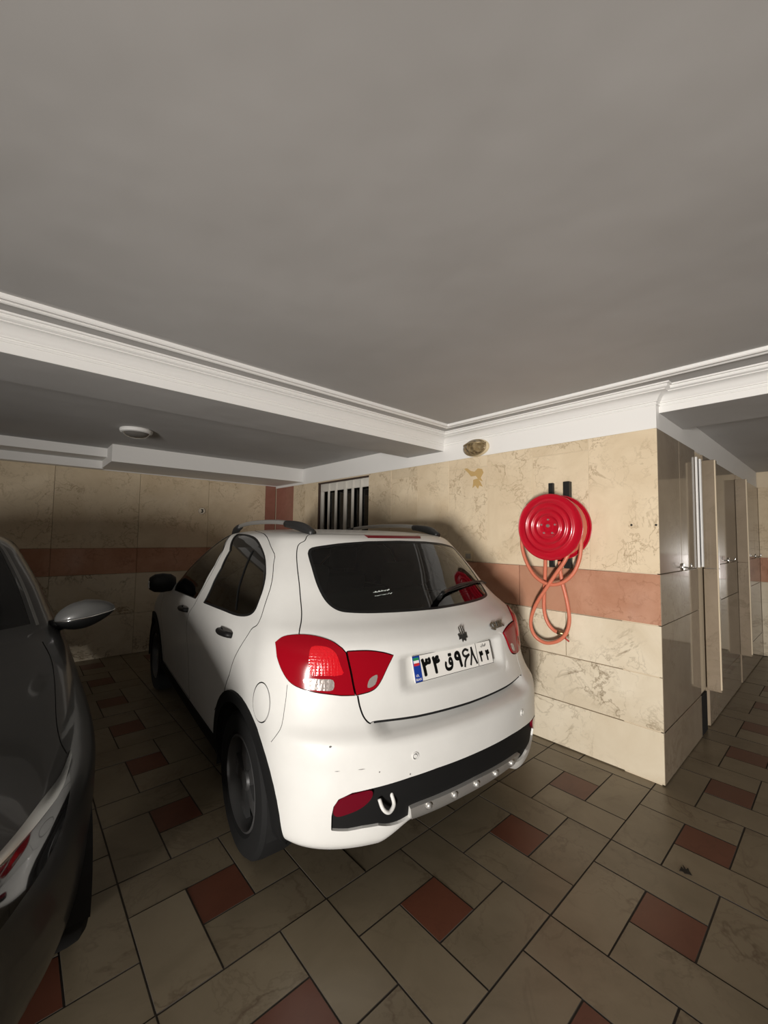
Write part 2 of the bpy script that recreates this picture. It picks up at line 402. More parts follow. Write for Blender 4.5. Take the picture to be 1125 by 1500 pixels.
# crown profile: (offset from wall, z)
CROWN = [(0, 2.285), (.006, 2.285), (.006, 2.293), (.002, 2.296), (.002, 2.303), (.010, 2.305), (.010, 2.311), (.014, 2.315), (.020, 2.326), (.030, 2.338), (.046, 2.348), (.062, 2.353), (.066, 2.353),
         (.066, 2.358), (.073, 2.360), (.081, 2.366), (.083, 2.374), (.080, 2.376), (.080, 2.380), (.092, 2.382), (.094, ZCEIL), (0, ZCEIL)]
BEAD = [(.190, ZCEIL), (.190, 2.384), (.196, 2.376), (.206, 2.373), (.214, 2.377), (.218, 2.384), (.236, 2.384), (.240, 2.378), (.252, 2.370), (.262, 2.369), (.268, 2.374), (.268, ZCEIL)]
def moulding(name, prof, path):
    """path: list of (point2d, mitre_dir2d): offset p along mitre"""
    v = []; f = []; n = len(prof)
    for (px, py), (mx, my) in path:
        for o, z in prof: v.append((px+mx*o, py+my*o, z))
    for i in range(len(path)-1):
        for k in range(n): k2 = (k+1) % n; f.append((i*n+k, i*n+k2, (i+1)*n+k2, (i+1)*n+k))
    f.append(tuple(range(n))); f.append(tuple(range((len(path)-1)*n, len(path)*n)))
    o = mesh(name, v, f, M_PLASTER); return struct(sharp(fixn(o), 25))
yb, xw = 2.466, XW+.004
moulding('trim_7', CROWN, [((XL, yb), (0, -1)), ((xw, yb), (-1, -1)), ((xw, YC+.004), (-1, -1)), ((XW+.066, YC+.004), (-1, -1)), ((XW+.066, YF), (-1, 0))])
moulding('trim_8', BEAD, [((XL, yb), (0, -1)), ((xw, yb), (-1, -1)), ((xw, YF), (-1, 0))])
# boxed-in fascias along the back wall
struct(box('trim_9', (.705, 4.985, 2.172), (XW+.003, YB, ZBAY+.02), M_PLASTER))
struct(box('trim_10', (XL, 5.30, 2.255), (.705, YB, ZBAY+.02), M_PLASTER)); struct(box('trim_11', (XL, 5.62, 2.165), (.72, YB, 2.256), M_PLASTER))
struct(box('trim_12', (.72, 5.72, 2.165), (XW, YB+.01, 2.176), M_PLASTER))
# window with a white bar grille in the hose wall
window_1 = struct(multi('window_1', [((XW-.002, wy0-.004, wz1-.012), (XW+.05, wy1+.01, wz1+.003)), ((XW-.002, wy1-.012, wz0), (XW+.08, wy1+.006, wz1)), ((XW+.001, wy0, wz0-.01), (XW+.08, wy1, wz0+.015))], pm('dark_brown_reveal', (.06, .035, .025), .6)))
M_WBAR = pm('white_bar_paint', (.66, .63, .57), .45)
for a, b in (((XW+.025, wy0, 2.005), (XW+.05, wy1-.012, 2.106)), ((XW+.025, wy1-.065, wz0+.01), (XW+.05, wy1-.012, 2.005)), ((XW+.025, wy0, wz0+.01), (XW+.05, wy1-.012, wz0+.06))):
    box('frame', a, b, M_WBAR, None, .003).parent = window_1
for y, w in ((4.355, .016), (4.20, .018), (4.005, .026), (3.86, .018), (3.705, .018)):
    box('bar', (XW+.012, y-w, wz0+.02), (XW+.030, y+w, 2.10), M_WBAR, None, .004).parent = window_1
box('pane', (XW+.10, wy0, wz0), (XW+.106, wy1, wz1), glass('window_pane_glass', (.4, .42, .4))).parent = window_1
box('dark_room_backing', (XW+.20, wy0-.02, wz0-.02), (XW+.235, wy1+.02, wz1+.02), pm('dark_room', (.012, .012, .012), .9)).parent = window_1

def facets(m, scale):
    b = m.node_tree.nodes['Principled BSDF']; tc = nd(m, 'ShaderNodeTexCoord'); ck = nd(m, 'ShaderNodeTexVoronoi'); ck.inputs['Scale'].default_value = scale; ck.distance = 'CHEBYCHEV'
    ck.inputs['Randomness'].default_value = .15; lk(m, tc.outputs['Object'], ck.inputs['Vector'])
    bp = nd(m, 'ShaderNodeBump'); bp.inputs['Strength'].default_value = .35; bp.inputs['Distance'].default_value = .004; lk(m, ck.outputs['Distance'], bp.inputs['Height']); lk(m, bp.outputs[0], b.inputs['Normal'])
facets(M_REDBRIGHT, 90); facets(M_CLEARLENS, 60)

# ------------------------------------------------------------------ car bodies: a lofted skin cut into panels
def pchip(xk, yk, x):
    xk = np.array(xk, float); yk = np.array(yk, float); h = np.diff(xk); d = np.diff(yk)/h; m = np.zeros_like(yk)
    for i in range(1, len(xk)-1):
        if d[i-1]*d[i] > 0:
            w1 = 2*h[i]+h[i-1]; w2 = h[i]+2*h[i-1]; m[i] = (w1+w2)/(w1/d[i-1]+w2/d[i])
    m[0] = d[0]; m[-1] = d[-1]
    i = np.clip(np.searchsorted(xk, x)-1, 0, len(xk)-2); t = (x-xk[i])/h[i]
    return yk[i]*(2*t**3-3*t**2+1)+m[i]*h[i]*(t**3-2*t**2+t)+yk[i+1]*(-2*t**3+3*t**2)+m[i+1]*h[i]*(t**3-t**2)
class Skin:
    """half body; a runs round the plan outline (0 = end centre, 1 = corner, 1+LS = far corner), b runs up the section"""
    LS, LF = 2.4, 1.2
    def __init__(s, levels, xm, taper, bow, disp=None, smooth=9, A=None):
        L = np.array(levels, float)   # z, x0, w, D0, n0, x1, D1, n1
        ln = np.hypot(np.diff(L[:, 0]), np.abs(np.diff(L[:, 2]))*.8+np.minimum(np.abs(np.diff(L[:, 1])), .12)*.6)
        bk = np.concatenate([[0], np.cumsum(ln)]); s.B = bk[-1]; s.N = 800
        s.bt = np.linspace(0, s.B, s.N); s.T = np.array([pchip(bk, L[:, i], s.bt) for i in range(8)])
        k = np.hanning(smooth*2+3)[1:-1]; k /= k.sum(); p = len(k)//2
        T2 = np.array([np.convolve(np.concatenate([2*r[0]-r[1:p+1][::-1], r, 2*r[-1]-r[-p-1:-1][::-1]]), k, 'valid') for r in s.T]); s.T = T2
        s.T[2] = np.maximum(s.T[2], 1e-4)
        s.xm, s.taper, s.bow, s.disp = xm, taper, bow, disp; s.AM = 1+s.LS+s.LF
    def raw(s, a, b):
        a = np.asarray(a, float); b = np.clip(np.asarray(b, float), 0, s.B)
        z, x0, w, D0, n0, x1, D1, n1 = [np.interp(b, s.bt, s.T[i]) for i in range(8)]
        D0 = np.minimum(D0, np.maximum((x1-x0)*.35, .01)); D1 = np.minimum(D1, np.maximum((x1-x0)*.35, .01))
        def arc(phi, n):
            c, q = np.abs(np.cos(phi)), np.abs(np.sin(phi)); r = (c**n+q**n)**(-1/n); return 1-c*r, q*r
        ph = np.clip(a, 0, 1)*math.pi/2; ex, ey = arc(ph, n0)
        xr = x0+D0*ex+s.bow*(w*ey)**2
        ph2 = (1-np.clip((a-1-s.LS)/s.LF, 0, 1))*math.pi/2; fx, fy = arc(ph2, n1)
        xf = x1-D1*fx-s.bow*(w*fy)**2
        xs0 = x0+D0+s.bow*w**2; xs1 = x1-D1-s.bow*w**2
        t = np.clip((a-1)/s.LS, 0, 1); xs = xs0+(xs1-xs0)*t
        x = np.where(a < 1, xr, np.where(a < 1+s.LS, xs, xf)); yy = np.where(a < 1, w*ey, np.where(a < 1+s.LS, w, w*fy))
        y = yy*(1-s.taper*((x-s.xm)/2)**2)
        P = np.stack([x, y, z], -1)
        if s.disp is not None: P = P+s.disp(P, a, b)
        return P
    def normal(s, a, b):
        e = 2e-3
        da = s.raw(np.minimum(a+e, s.AM), b)-s.raw(np.maximum(a-e, -e), b) if False else s.raw(np.clip(a+e, 0, s.AM), b)-s.raw(np.clip(a-e, 0, s.AM), b)
        db = s.raw(a, np.clip(b+e, 0, s.B))-s.raw(a, np.clip(b-e, 0, s.B))
        n = np.cross(db, da); l = np.linalg.norm(n, axis=-1, keepdims=True)
        n = np.where(l > 1e-12, n/np.maximum(l, 1e-12), np.array([0, 0, 1.]))
        c = np.isclose(a, 0); n[c, 1] = 0; n /= np.maximum(np.linalg.norm(n, axis=-1, keepdims=True), 1e-9)
        return n
    def b_of_z(s, z): return float(np.interp(z, np.maximum.accumulate(s.T[0])+np.arange(s.N)*1e-9, s.bt))
    def xz(s, x, z):
        b = s.b_of_z(z); aa = np.linspace(0, s.AM, 600); X = s.raw(aa, np.full(600, b))[:, 0]
        return (float(np.interp(x, np.maximum.accumulate(X)+np.arange(600)*1e-9, aa)), b)
    def yz(s, y, z):
        b = s.b_of_z(z); aa = np.linspace(0, 1.0, 300); Y = s.raw(aa, np.full(300, b))[:, 1]
        return (float(np.interp(y, np.maximum.accumulate(Y)+np.arange(300)*1e-9, aa)), b)
    def build_bvh(s, step=.025):
        A = np.arange(0, s.AM+step, step); Bq = np.linspace(0, s.B, int(s.B/.015)); g = np.array([(a, b) for a in A for b in Bq])
        P = s.raw(g[:, 0], g[:, 1]); n = len(Bq); tri = []
        for i in range(len(A)-1):
            for j in range(n-1):
                q = i*n+j; tri += [(q, q+1, q+n), (q+1, q+n+1, q+n)]
        s.g, s.P, s.tri = g, P, tri; s.bvh = BVHTree.FromPolygons([Vector(p) for p in P], tri)
    def cast(s, o, d):
        h = s.bvh.ray_cast(Vector(o), Vector(d).normalized())
        if h[0] is None:
            h = None
            best = None
            for t in np.linspace(.8, 6, 120):
                q = s.bvh.find_nearest(Vector(o)+Vector(d)*t)
                if best is None or q[3] < best[3]: best = q
            h = best
        p = np.array(h[0]); t = s.tri[h[2]]; A, Bv, C = [s.P[i] for i in t]
        m = np.stack([Bv-A, C-A], 1); uv = np.linalg.lstsq(m, p-A, rcond=None)[0]
        return tuple(s.g[t[0]]*(1-uv.sum())+s.g[t[1]]*uv[0]+s.g[t[2]]*uv[1])
def inpoly(pts, poly):
    x, y = pts[:, 0], pts[:, 1]; ins = np.zeros(len(pts), bool); P = np.array(poly); n = len(P)
    for i in range(n):
        x1, y1 = P[i]; x2, y2 = P[(i+1) % n]
        c = ((y1 > y) != (y2 > y))
        with np.errstate(divide='ignore', invalid='ignore'): xi = (x2-x1)*(y-y1)/(y2-y1+1e-18)+x1
        ins ^= c & (x < xi)
    return ins
def resample(poly, step=.012, closed=True):
    out = []; n = len(poly)
    for i in range(n if closed else n-1):
        p = np.array(poly[i], float); q = np.array(poly[(i+1) % n], float); k = max(1, int(np.linalg.norm(q-p)/step))
        for t in range(k): out.append(p+(q-p)*t/k)
    if not closed: out.append(np.array(poly[-1], float))
    return out
def strip(sk, line, width, closed=False):
    """a seam: narrow polygon of real width (metres) along a line in (a, b)"""
    L = resample(line, .015, closed); n = len(L); lo, hi = [], []
    for i in range(n):
        p = L[i]; t = L[(i+1) % n if closed else min(i+1, n-1)]-L[i-1 if (closed or i > 0) else 0]
        e = 1e-3; c = sk.raw(np.array([p[0], p[0]+e, p[0]]), np.array([p[1], p[1], p[1]+e]))
        sa = max(np.linalg.norm(c[1]-c[0])/e, .05); sb = max(np.linalg.norm(c[2]-c[0])/e, .05)
        tm = np.array([t[0]*sa, t[1]*sb]); tm = tm/(np.linalg.norm(tm)+1e-12); nn = np.array([-tm[1]/sa, tm[0]/sb])*width/2
        lo.append(p-nn); hi.append(p+nn)
    if closed: return [('ring', hi, lo)]
    return [('poly', lo+hi[::-1])]
class Body:
    def __init__(s, sk, root):
        s.sk = sk; s.root = root; s.regs = []; s.loops = []
    def region(s, name, poly, closed=True):
        p = resample(poly); s.regs.append((name, [('poly', p)])); s.loops.append(p)
    def ring(s, name, outer, inner):
        o, i = resample(outer), resample(inner); s.regs.append((name, [('ring', o, i)])); s.loops += [o, i]
    def seam(s, line, width=.005, closed=False, name='gap'):
        r = strip(s.sk, line, width, closed); s.regs.append((name, r))
        for q in r: s.loops += list(q[1:])
    def cut(s, da=.022, db=.016, arange=None):
        sk = s.sk; A = np.unique(np.concatenate([np.arange(0, 1.0, .018), np.arange(1.0, 1+sk.LS, da), np.arange(1+sk.LS, sk.AM+.001, .05)])); A[-1] = sk.AM
        Bq = np.linspace(0, sk.B, int(sk.B/db))
        V = [(a, b) for a in A for b in Bq]; E = []
        for lp in s.loops:
            n0 = len(V); k = len(lp)
            V += [(min(max(p[0], 0), sk.AM), min(max(p[1], 0), sk.B)) for p in lp]
            E += [(n0+i, n0+(i+1) % k) for i in range(k)]
        r = delaunay_2d_cdt([Vector(v) for v in V], E, [], 0, 1e-5)
        s.v = np.array([v[:] for v in r[0]]); s.f = np.array([f[:] for f in r[2] if len(f) == 3])
        s.v[:, 0] = np.clip(s.v[:, 0], 0, sk.AM); s.v[:, 1] = np.clip(s.v[:, 1], 0, sk.B)
        c = s.v[s.f].mean(1); lab = np.full(len(c), -1)
        for i, (nm, shapes) in enumerate(s.regs):
            for sh in shapes:
                m = inpoly(c, sh[1])
                if sh[0] == 'ring': m ^= inpoly(c, sh[2])
                lab[m & (lab < 0)] = i
        s.names = np.array([n for n, _ in s.regs]+['body'], object)[lab]
        s.P = sk.raw(s.v[:, 0], s.v[:, 1]); s.N = sk.normal(s.v[:, 0], s.v[:, 1])
    def make(s, objname, regs, mat, parent, sides=(1, -1), off=0.0, skirt=.012, liner=None, loff=-.018, dark=False, sk=None):
        regs = [regs] if isinstance(regs, str) else regs
        F = s.f[np.isin(s.names, regs)]
        if not len(F): print('EMPTY REGION', objname, regs); return None
        used, inv = np.unique(F, return_inverse=True); F = inv.reshape(-1, 3); P = s.P[used]; N = s.N[used]; AB = s.v[used]
        if sk is not None: P = sk.raw(AB[:, 0], AB[:, 1]); N = sk.normal(AB[:, 0], AB[:, 1])
        tri = P[F]; g = np.cross(tri[:, 1]-tri[:, 0], tri[:, 2]-tri[:, 0]); flip = np.einsum('ij,ij->i', g, N[F[:, 0]]) < 0
        ar = np.linalg.norm(g, axis=1); keep = ar > 1e-10; F = F.copy(); F[flip] = F[flip][:, ::-1]; F = F[keep]
        ec = {}
        for t in F:
            for k in range(3):
                e = (t[k], t[(k+1) % 3]); ec[e] = 1
        bnd = [e for e in ec if (e[1], e[0]) not in ec and not (AB[e[0], 0] < 1e-6 and AB[e[1], 0] < 1e-6)]
        verts, faces, norms, mi = [], [], [], []
        for sd in sides:
            m = np.array([1, sd, 1.0]); n0 = len(verts); Q = (P+N*off)*m; NN = N*m
            verts += [tuple(q) for q in Q]
            for t in F:
                t2 = t if sd > 0 else t[::-1]; faces.append(tuple(int(n0+q) for q in t2)); norms += [tuple(NN[q]) for q in t2]; mi.append(0)
            if skirt:
                D = (P+N*(off-skirt))*m
                for a, b in bnd:
                    k = len(verts); verts += [tuple(Q[a]), tuple(Q[b]), tuple(D[b]), tuple(D[a])]
                    fn = np.cross(Q[b]-Q[a], D[a]-Q[a])*(-1 if sd > 0 else 1); fn = fn/(np.linalg.norm(fn)+1e-12)
                    fc = (k+1, k, k+3, k+2) if sd > 0 else (k, k+1, k+2, k+3); faces.append(fc)
                    norms += [tuple(fn)]*4; mi.append(1 if dark else 0)  # dark slot on panel edges: shade inside the shut lines, painted in
            if liner is not None:
                k = len(verts); verts += [tuple(q) for q in (P+N*loff)*m]
                for t in F:
                    t2 = t[::-1] if sd > 0 else t; faces.append(tuple(int(k+q) for q in t2)); norms += [tuple(-NN[q]) for q in t2]; mi.append(1)
        me = bpy.data.meshes.new(objname); me.from_pydata(verts, [], faces)
        me.polygons.foreach_set('use_smooth', [True]*len(faces)); me.polygons.foreach_set('material_index', mi)
        if len(me.loops) == len(norms): me.normals_split_custom_set(norms)
        o = link(objname, me, [mat]+([liner] if liner is not None else []), parent)
        return o
def wheel(parent, c, side, R=.31, wdt=.19, rimmat=None, nsp=5):
    """wheel centred at c; outer face towards +y*side"""
    x, y, z = c; h = wdt/2
    prof = [(R*.63, -h*.8), (R*.70, -h), (R*.93, -h*.98), (R*.985, -h*.8), (R, -h*.5), (R, h*.5), (R*.985, h*.8), (R*.93, h*.98), (R*.82, h*1.03), (R*.70, h), (R*.63, h*.8)]
    t = lathe('wheel', prof, M_RUBBER, parent, 56, 'y', (x, y, z))
    s = side
    lathe('rim', [(R*.645, -s*h*.8), (R*.655, s*h*.9), (R*.63, s*h*.95), (R*.60, s*h*.8), (R*.585, s*h*.1), (R*.58, -s*h*.8)], rimmat, t, 48, 'y', (x, y, z))
    lathe('brake_disc', [(0, -s*h*.1), (R*.42, -s*h*.1), (R*.42, s*h*.02), (0, s*h*.02)], M_ALLOY, t, 32, 'y', (x, y, z))
    v, f = [], []
    for k in range(nsp):
        for dd in (-.13, .13):
            a = 2*math.pi*k/nsp+dd*1.0; ca, sa = math.cos(a), math.sin(a); w = .017
            pts = []
            for r, yo, ww in ((R*.10, .62, w*1.0), (R*.35, .66, w), (R*.60, .52, w*1.25)):
                for q in (-1, 1):
                    for dy in (0, -.022): pts.append((x+r*ca-q*ww*sa, y+s*(h*yo+dy), z+r*sa+q*ww*ca))
            n0 = len(v); v += pts
            for i in (0, 1):
                b = n0+i*4; f += [(b, b+2, b+6, b+4), (b+1, b+5, b+7, b+3), (b, b+4, b+5, b+1), (b+2, b+3, b+7, b+6)]
    o = mesh('spokes', v, f, rimmat, t); bm = bmesh.new(); bm.from_mesh(o.data); bmesh.ops.recalc_face_normals(bm, faces=bm.faces); bm.to_mesh(o.data); bm.free()
    lathe('hub_cap', [(0, s*h*.74), (R*.12, s*h*.74), (R*.15, s*h*.62), (R*.15, s*h*.2), (0, s*h*.2)], rimmat, t, 24, 'y', (x, y, z))
    return t
def softbox(name, a, b, mat, parent, r=.05, rot=0):
    c = [(a[i]+b[i])/2 for i in range(3)]; o = box(name, a, b, mat, parent, r, 4)
    o.rotation_euler = (0, rot, 0); return o

# ================================================================== white hatchback
CA = rad(4.83); CO = np.array([1.581, 1.262, 0])
cfw = np.array([math.sin(CA), math.cos(CA), 0]); crt = np.array([math.cos(CA), -math.sin(CA), 0])
def toL(P): d = np.array(P)-CO; return np.array([d@cfw, -(d@crt), d[2]])
def dirL(d): return np.array([d@cfw, -(d@crt), d[2]])
car = empty('hatchback_car', CO, math.pi/2-CA)
tag(car, 'white hatchback car with red tail lamps parked beside the hose wall', 'car')
#         z     x0    w    D0  n0   x1   D1  n1
LV = [(.245, -.085, .770, .36, 3.6, 3.60, .55, 2.6),
      (.275, -.110, .795, .36, 3.6, 3.70, .55, 2.6),
      (.340, -.130, .808, .37, 3.5, 3.76, .55, 2.6),
      (.460, -.152, .818, .38, 3.3, 3.79, .55, 2.6),
      (.580, -.160, .826, .38, 3.0, 3.78, .55, 2.6),
      (.650, -.150, .830, .37, 3.0, 3.74, .55, 2.6),
      (.710, -.100, .833, .36, 3.0, 3.70, .55, 2.6),
      (.780, -.065, .835, .35, 3.0, 3.64, .55, 2.5),
      (.860, -.048, .834, .35, 3.0, 3.50, .55, 2.4),
      (.930, -.040, .828, .35, 3.0, 3.25, .50, 2.4),
      (.985, -.025, .815, .35, 3.0, 2.95, .45, 2.4),
      (1.035, .020, .797, .35, 3.0, 2.68, .35, 2.6),
      (1.080, .085, .778, .34, 2.9, 2.55, .30, 2.8),
      (1.150, .165, .752, .33, 2.8, 2.43, .28, 2.8),
      (1.250, .255, .708, .31, 2.8, 2.26, .28, 2.8),
      (1.340, .340, .662, .29, 2.8, 2.08, .28, 2.8),
      (1.400, .400, .626, .27, 2.8, 1.95, .28, 2.8),
      (1.435, .440, .598, .26, 2.8, 1.86, .28, 2.8),
      (1.455, .490, .560, .25, 2.8, 1.78, .28, 2.6),
      (1.470, .600, .490, .25, 2.6, 1.68, .26, 2.4),
      (1.482, .800, .330, .22, 2.4, 1.55, .22, 2.2),
      (1.487, 1.00, .150, .10, 2.2, 1.40, .10, 2.0),
      (1.488, 1.10, .001, .02, 2.0, 1.30, .02, 2.0)]
def sstep(x, e0, e1):
    t = np.clip((x-e0)/(e1-e0), 0, 1); return t*t*(3-2*t)
def disp_w(P, a, b):
    x, y, z = P[..., 0], P[..., 1], P[..., 2]; rear = sstep(.5-x, 0, .2)
    d = np.zeros_like(P)
    pl = sstep(z, .78, .83)*(1-sstep(z, .92, .955))*(1-sstep(y, .27, .36))*rear             # plate recess
    d[..., 0] = pl*.028
    d[..., 2] = .055*(1-sstep(y, .30, .46))*(1-sstep(z, .245, .42))*rear                      # bumper rises between the corners
    return d
def disp_b(P, a, b):
    x, y, z = P[..., 0], P[..., 1], P[..., 2]; d = disp_w(P, a, b)
    d[..., 0] += .045*sstep(z, .640, .690)*(1-sstep(z, .715, .75))*(1-sstep(y, .40, .52))*sstep(.5-x, 0, .2)         # channel under the gate
    return d
SKW = Skin(LV, 1.7, .035, .17, disp_w, smooth=6); SKW.build_bvh(); SKB = Skin(LV, 1.7, .035, .17, disp_b, smooth=6)
ocl = toL(CAMP)
def P2(px): return SKW.cast(ocl, dirL(ray(px)))
def PL(*pxs): return [P2(p) for p in pxs]
def cm2(P, n=5, closed=False): return [tuple(q) for q in catmull(P, n, closed)]
xz, yz = SKW.xz, SKW.yz
W = Body(SKW, car)
def circ(cx, cz, r, n=48, z0=None): return [xz(cx+r*math.cos(t), max(cz+r*math.sin(t), .236)) for t in np.linspace(0, 2*math.pi, n, endpoint=False)]
RW, FWH = (.575, .31), (3.02, .31)
W.region('hole', circ(*RW, .350)); W.region('hole', circ(*FWH, .350))
# arch flares
W.ring('flare', circ(*RW, .402), circ(*RW, .350)); W.ring('flare', circ(*FWH, .402), circ(*FWH, .350))
# tail lamps
lampO = cm2(PL((403.5, 941), (416, 932.5), (439, 929.8), (462, 932), (484.5, 939), (501, 949.5)), 4)+cm2(PL((507, 956.5), (514, 988), (520, 1018.5)), 4)+cm2(PL((500, 1018.8), (484, 1017), (456, 1012.5), (428, 1001.5), (413.5, 982), (406, 961.5)), 4)
lampI = cm2(PL((508.2, 956), (511, 954), (538, 953), (560, 955.5), (576, 959.8)), 4)+cm2(PL((569, 974), (557, 999), (545, 1011.5), (521.5, 1018.5)), 4)+PL((515.5, 988))
W.seam(lampO, .005, True); W.seam(lampI, .005, True)
W.region('lamp_clear', cm2(PL((446, 994), (470, 994.5), (488, 996), (488, 1010), (474, 1011.5), (455, 1009), (447, 1002)), 3, True))
W.region('lamp_bright', cm2(PL((457, 948), (478, 948), (492, 957), (499, 975), (501, 988), (470, 989), (455, 987), (453, 965)), 3, True))
W.region('lamp_out', lampO)
W.region('lampi_clear', cm2(PL((541, 994), (552, 988), (549, 1002), (538, 1007)), 3, True))
W.region('lamp_in', lampI)
# rear window
gl = [tuple(q) for q in PL((628, 891.8), (602, 893.7), (570, 895.5), (538, 896.4), (512, 895.5), (497, 893), (484, 885), (474, 872), (465, 852), (459, 832), (454, 815), (453.5, 809), (458, 803.5), (480, 799.8), (504, 796.8), (540, 794.2), (571, 793.2))]
gl = [(0, gl[0][1])]+cm2(gl[1:-1], 3)+[(0, gl[-1][1])]
W.seam(gl, .016, False, 'frit'); W.region('rear_glass', gl)
# tailgate
shut = PL((447, 791.5), (440, 795.5), (436, 801), (434.6, 814), (436, 835), (439, 862), (441.5, 890), (441.5, 908), (439, 922), (438, 929.6))
btop = max(shut[0][1], SKW.b_of_z(1.452))
low = PL((524, 1019), (528, 1038), (534, 1052), (543, 1060))+[yz(.47, .714), yz(.3, .709)]
gate_out = cm2(shut, 4)+[P2((484.5, 939)), P2((507.8, 956))]+PL((514, 988), (520.5, 1018.5))+cm2(low, 4)
W.seam(cm2([(0, btop+.006), (shut[0][0]*.6, btop+.006), (shut[0][0]*.95, btop)]+shut, 4), .005)
W.seam(cm2(low, 4)+[(0, yz(0, .706)[1])], .007)
gate = [(0, btop+.006), (shut[0][0]*.6, btop+.006), (shut[0][0]*.95, btop)]+gate_out+[(0, yz(0, .706)[1])]
# bumper features
fog = cm2(PL((488, 1190), (492, 1177), (503, 1168), (521, 1162), (542, 1157.5), (546, 1163), (541, 1173), (528, 1184), (510, 1192), (494, 1196)), 3, True)
W.region('fog', fog)
ins = PL((485, 1215), (485.5, 1196), (488.5, 1182), (496, 1171), (516, 1161.5), (543, 1155.5), (601, 1138.5), (640, 1125))
inb = PL((486, 1217), (510, 1217.5), (555, 1209.5), (600, 1198.5))
bi_top = yz(0, .485)
skl = P2((601, 1184)); skb = P2((603, 1201))
W.region('skid', [(0, yz(0, .385)[1]), (skl[0]*.5, (yz(0, .385)[1]+skl[1])/2), skl, skb, (skb[0]*.9, skb[1]-.03), (0, .02)])
W.region('insert', [(0, ins[-1][1])]+ins[::-1]+cm2(inb, 2)+[skl, (0, yz(0, .385)[1])])
W.region('gate', gate)
# doors
rd_rear = PL((373.5, 776.5), (388, 783), (399, 805), (400.5, 828), (396, 862), (385, 896), (378, 913.5), (368, 922), (353.6, 944.7), (342, 967.4), (336, 988))
bl = PL((343, 781), (327, 806), (309, 842), (292, 871), (280, 893))
dsill = [xz(1.05, .395), xz(1.30, .37)]
bcol = [bl[-1], xz(SKW.raw(np.array([bl[-1][0]]), np.array([bl[-1][1]]))[0][0]+.02, .7), xz(SKW.raw(np.array([bl[-1][0]]), np.array([bl[-1][1]]))[0][0], .37)]
seam_r = cm2(rd_rear, 4)
W.seam(cm2([bl[0], (bl[0][0]*.5+rd_rear[0][0]*.5, bl[0][1]+.004), rd_rear[0]], 3)[:-1]+seam_r+[xz(.975, .50)], .005)
W.seam(cm2(bl, 4)+cm2(bcol, 4)[1:], .006)
xb = SKW.raw(np.array([bl[-1][0]]), np.array([bl[-1][1]]))[0][0]
rdw = cm2(PL((349, 781.8), (362, 783.5), (376, 791.5), (386, 811), (389, 834), (385, 862), (376.5, 886), (366, 899.5), (348, 900.5), (325, 892), (298.5, 882)), 4)+PL((311, 857), (324, 832), (337, 806))
fdw = PL((340.5, 781.5), (325, 787.5), (300, 804.5), (275, 828), (258, 847.5), (256, 864.5), (286.5, 876.5), (300.4, 852), (314, 828), (327, 805))
fdw = cm2(fdw[:6], 3)+fdw[6:]
W.seam(rdw, .014, True, 'seal'); W.region('rd_bar', strip(SKW, PL((370, 806), (345, 893)), .008)[0][1])
W.region('rd_glass', rdw); W.seam(fdw, .014, True, 'seal'); W.region('fd_glass', fdw)
rdoor = [bl[0]]+seam_r+[xz(.975, .50), xz(1.0, .40), xz(xb, .37)]+cm2(bcol[::-1], 3)+bl[::-1]
W.region('rear_door', rdoor)
fdoor = bl+[xz(xb, .7), xz(xb, .37), xz(2.52, .37), xz(2.58, .6), xz(2.58, .9), xz(2.50, 1.05), xz(2.32, 1.16), xz(2.02, 1.32), xz(1.80, 1.40)]
W.seam(fdoor[5:], .005); W.region('front_door', fdoor)
# windscreen
ws = [(SKW.AM, SKW.b_of_z(1.055)), (1+SKW.LS+.35, SKW.b_of_z(1.055)), (1+SKW.LS+.35, SKW.b_of_z(1.425)), (SKW.AM, SKW.b_of_z(1.435))]
W.region('windscreen', ws)
# fuel flap, sill cladding, bumper skin
fuel = [P2((383+12.5*math.cos(t), 1029+29.5*math.sin(t)-0*math.cos(t))) for t in np.linspace(0, 2*math.pi, 28, endpoint=False)]
W.seam(fuel, .005, True); W.region('fuel', fuel)
bs = cm2(PL((421, 1003), (418, 1030), (413, 1062), (404, 1078), (397, 1087)), 3)
W.seam(bs, .002)
W.region('sill', [xz(.92, .24), xz(.92, .36), xz(2.68, .36), xz(2.68, .24)])
W.region('bumper', [(0, 0), (0, btop), (P2((437, 925))[0], P2((437, 925))[1]), P2((419, 999))]+bs+[(xz(.40, .5)[0], xz(.40, .5)[1]), xz(.42, .24)])
W.cut()
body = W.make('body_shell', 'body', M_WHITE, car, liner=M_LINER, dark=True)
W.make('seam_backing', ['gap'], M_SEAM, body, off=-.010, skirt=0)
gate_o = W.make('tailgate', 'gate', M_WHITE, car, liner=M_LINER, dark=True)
rg = W.make('rear_window', 'rear_glass', M_GLASS, gate_o, off=-.002, skirt=0); W.make('window_seal', 'frit', M_BLACK, gate_o, off=-.001, skirt=.01)
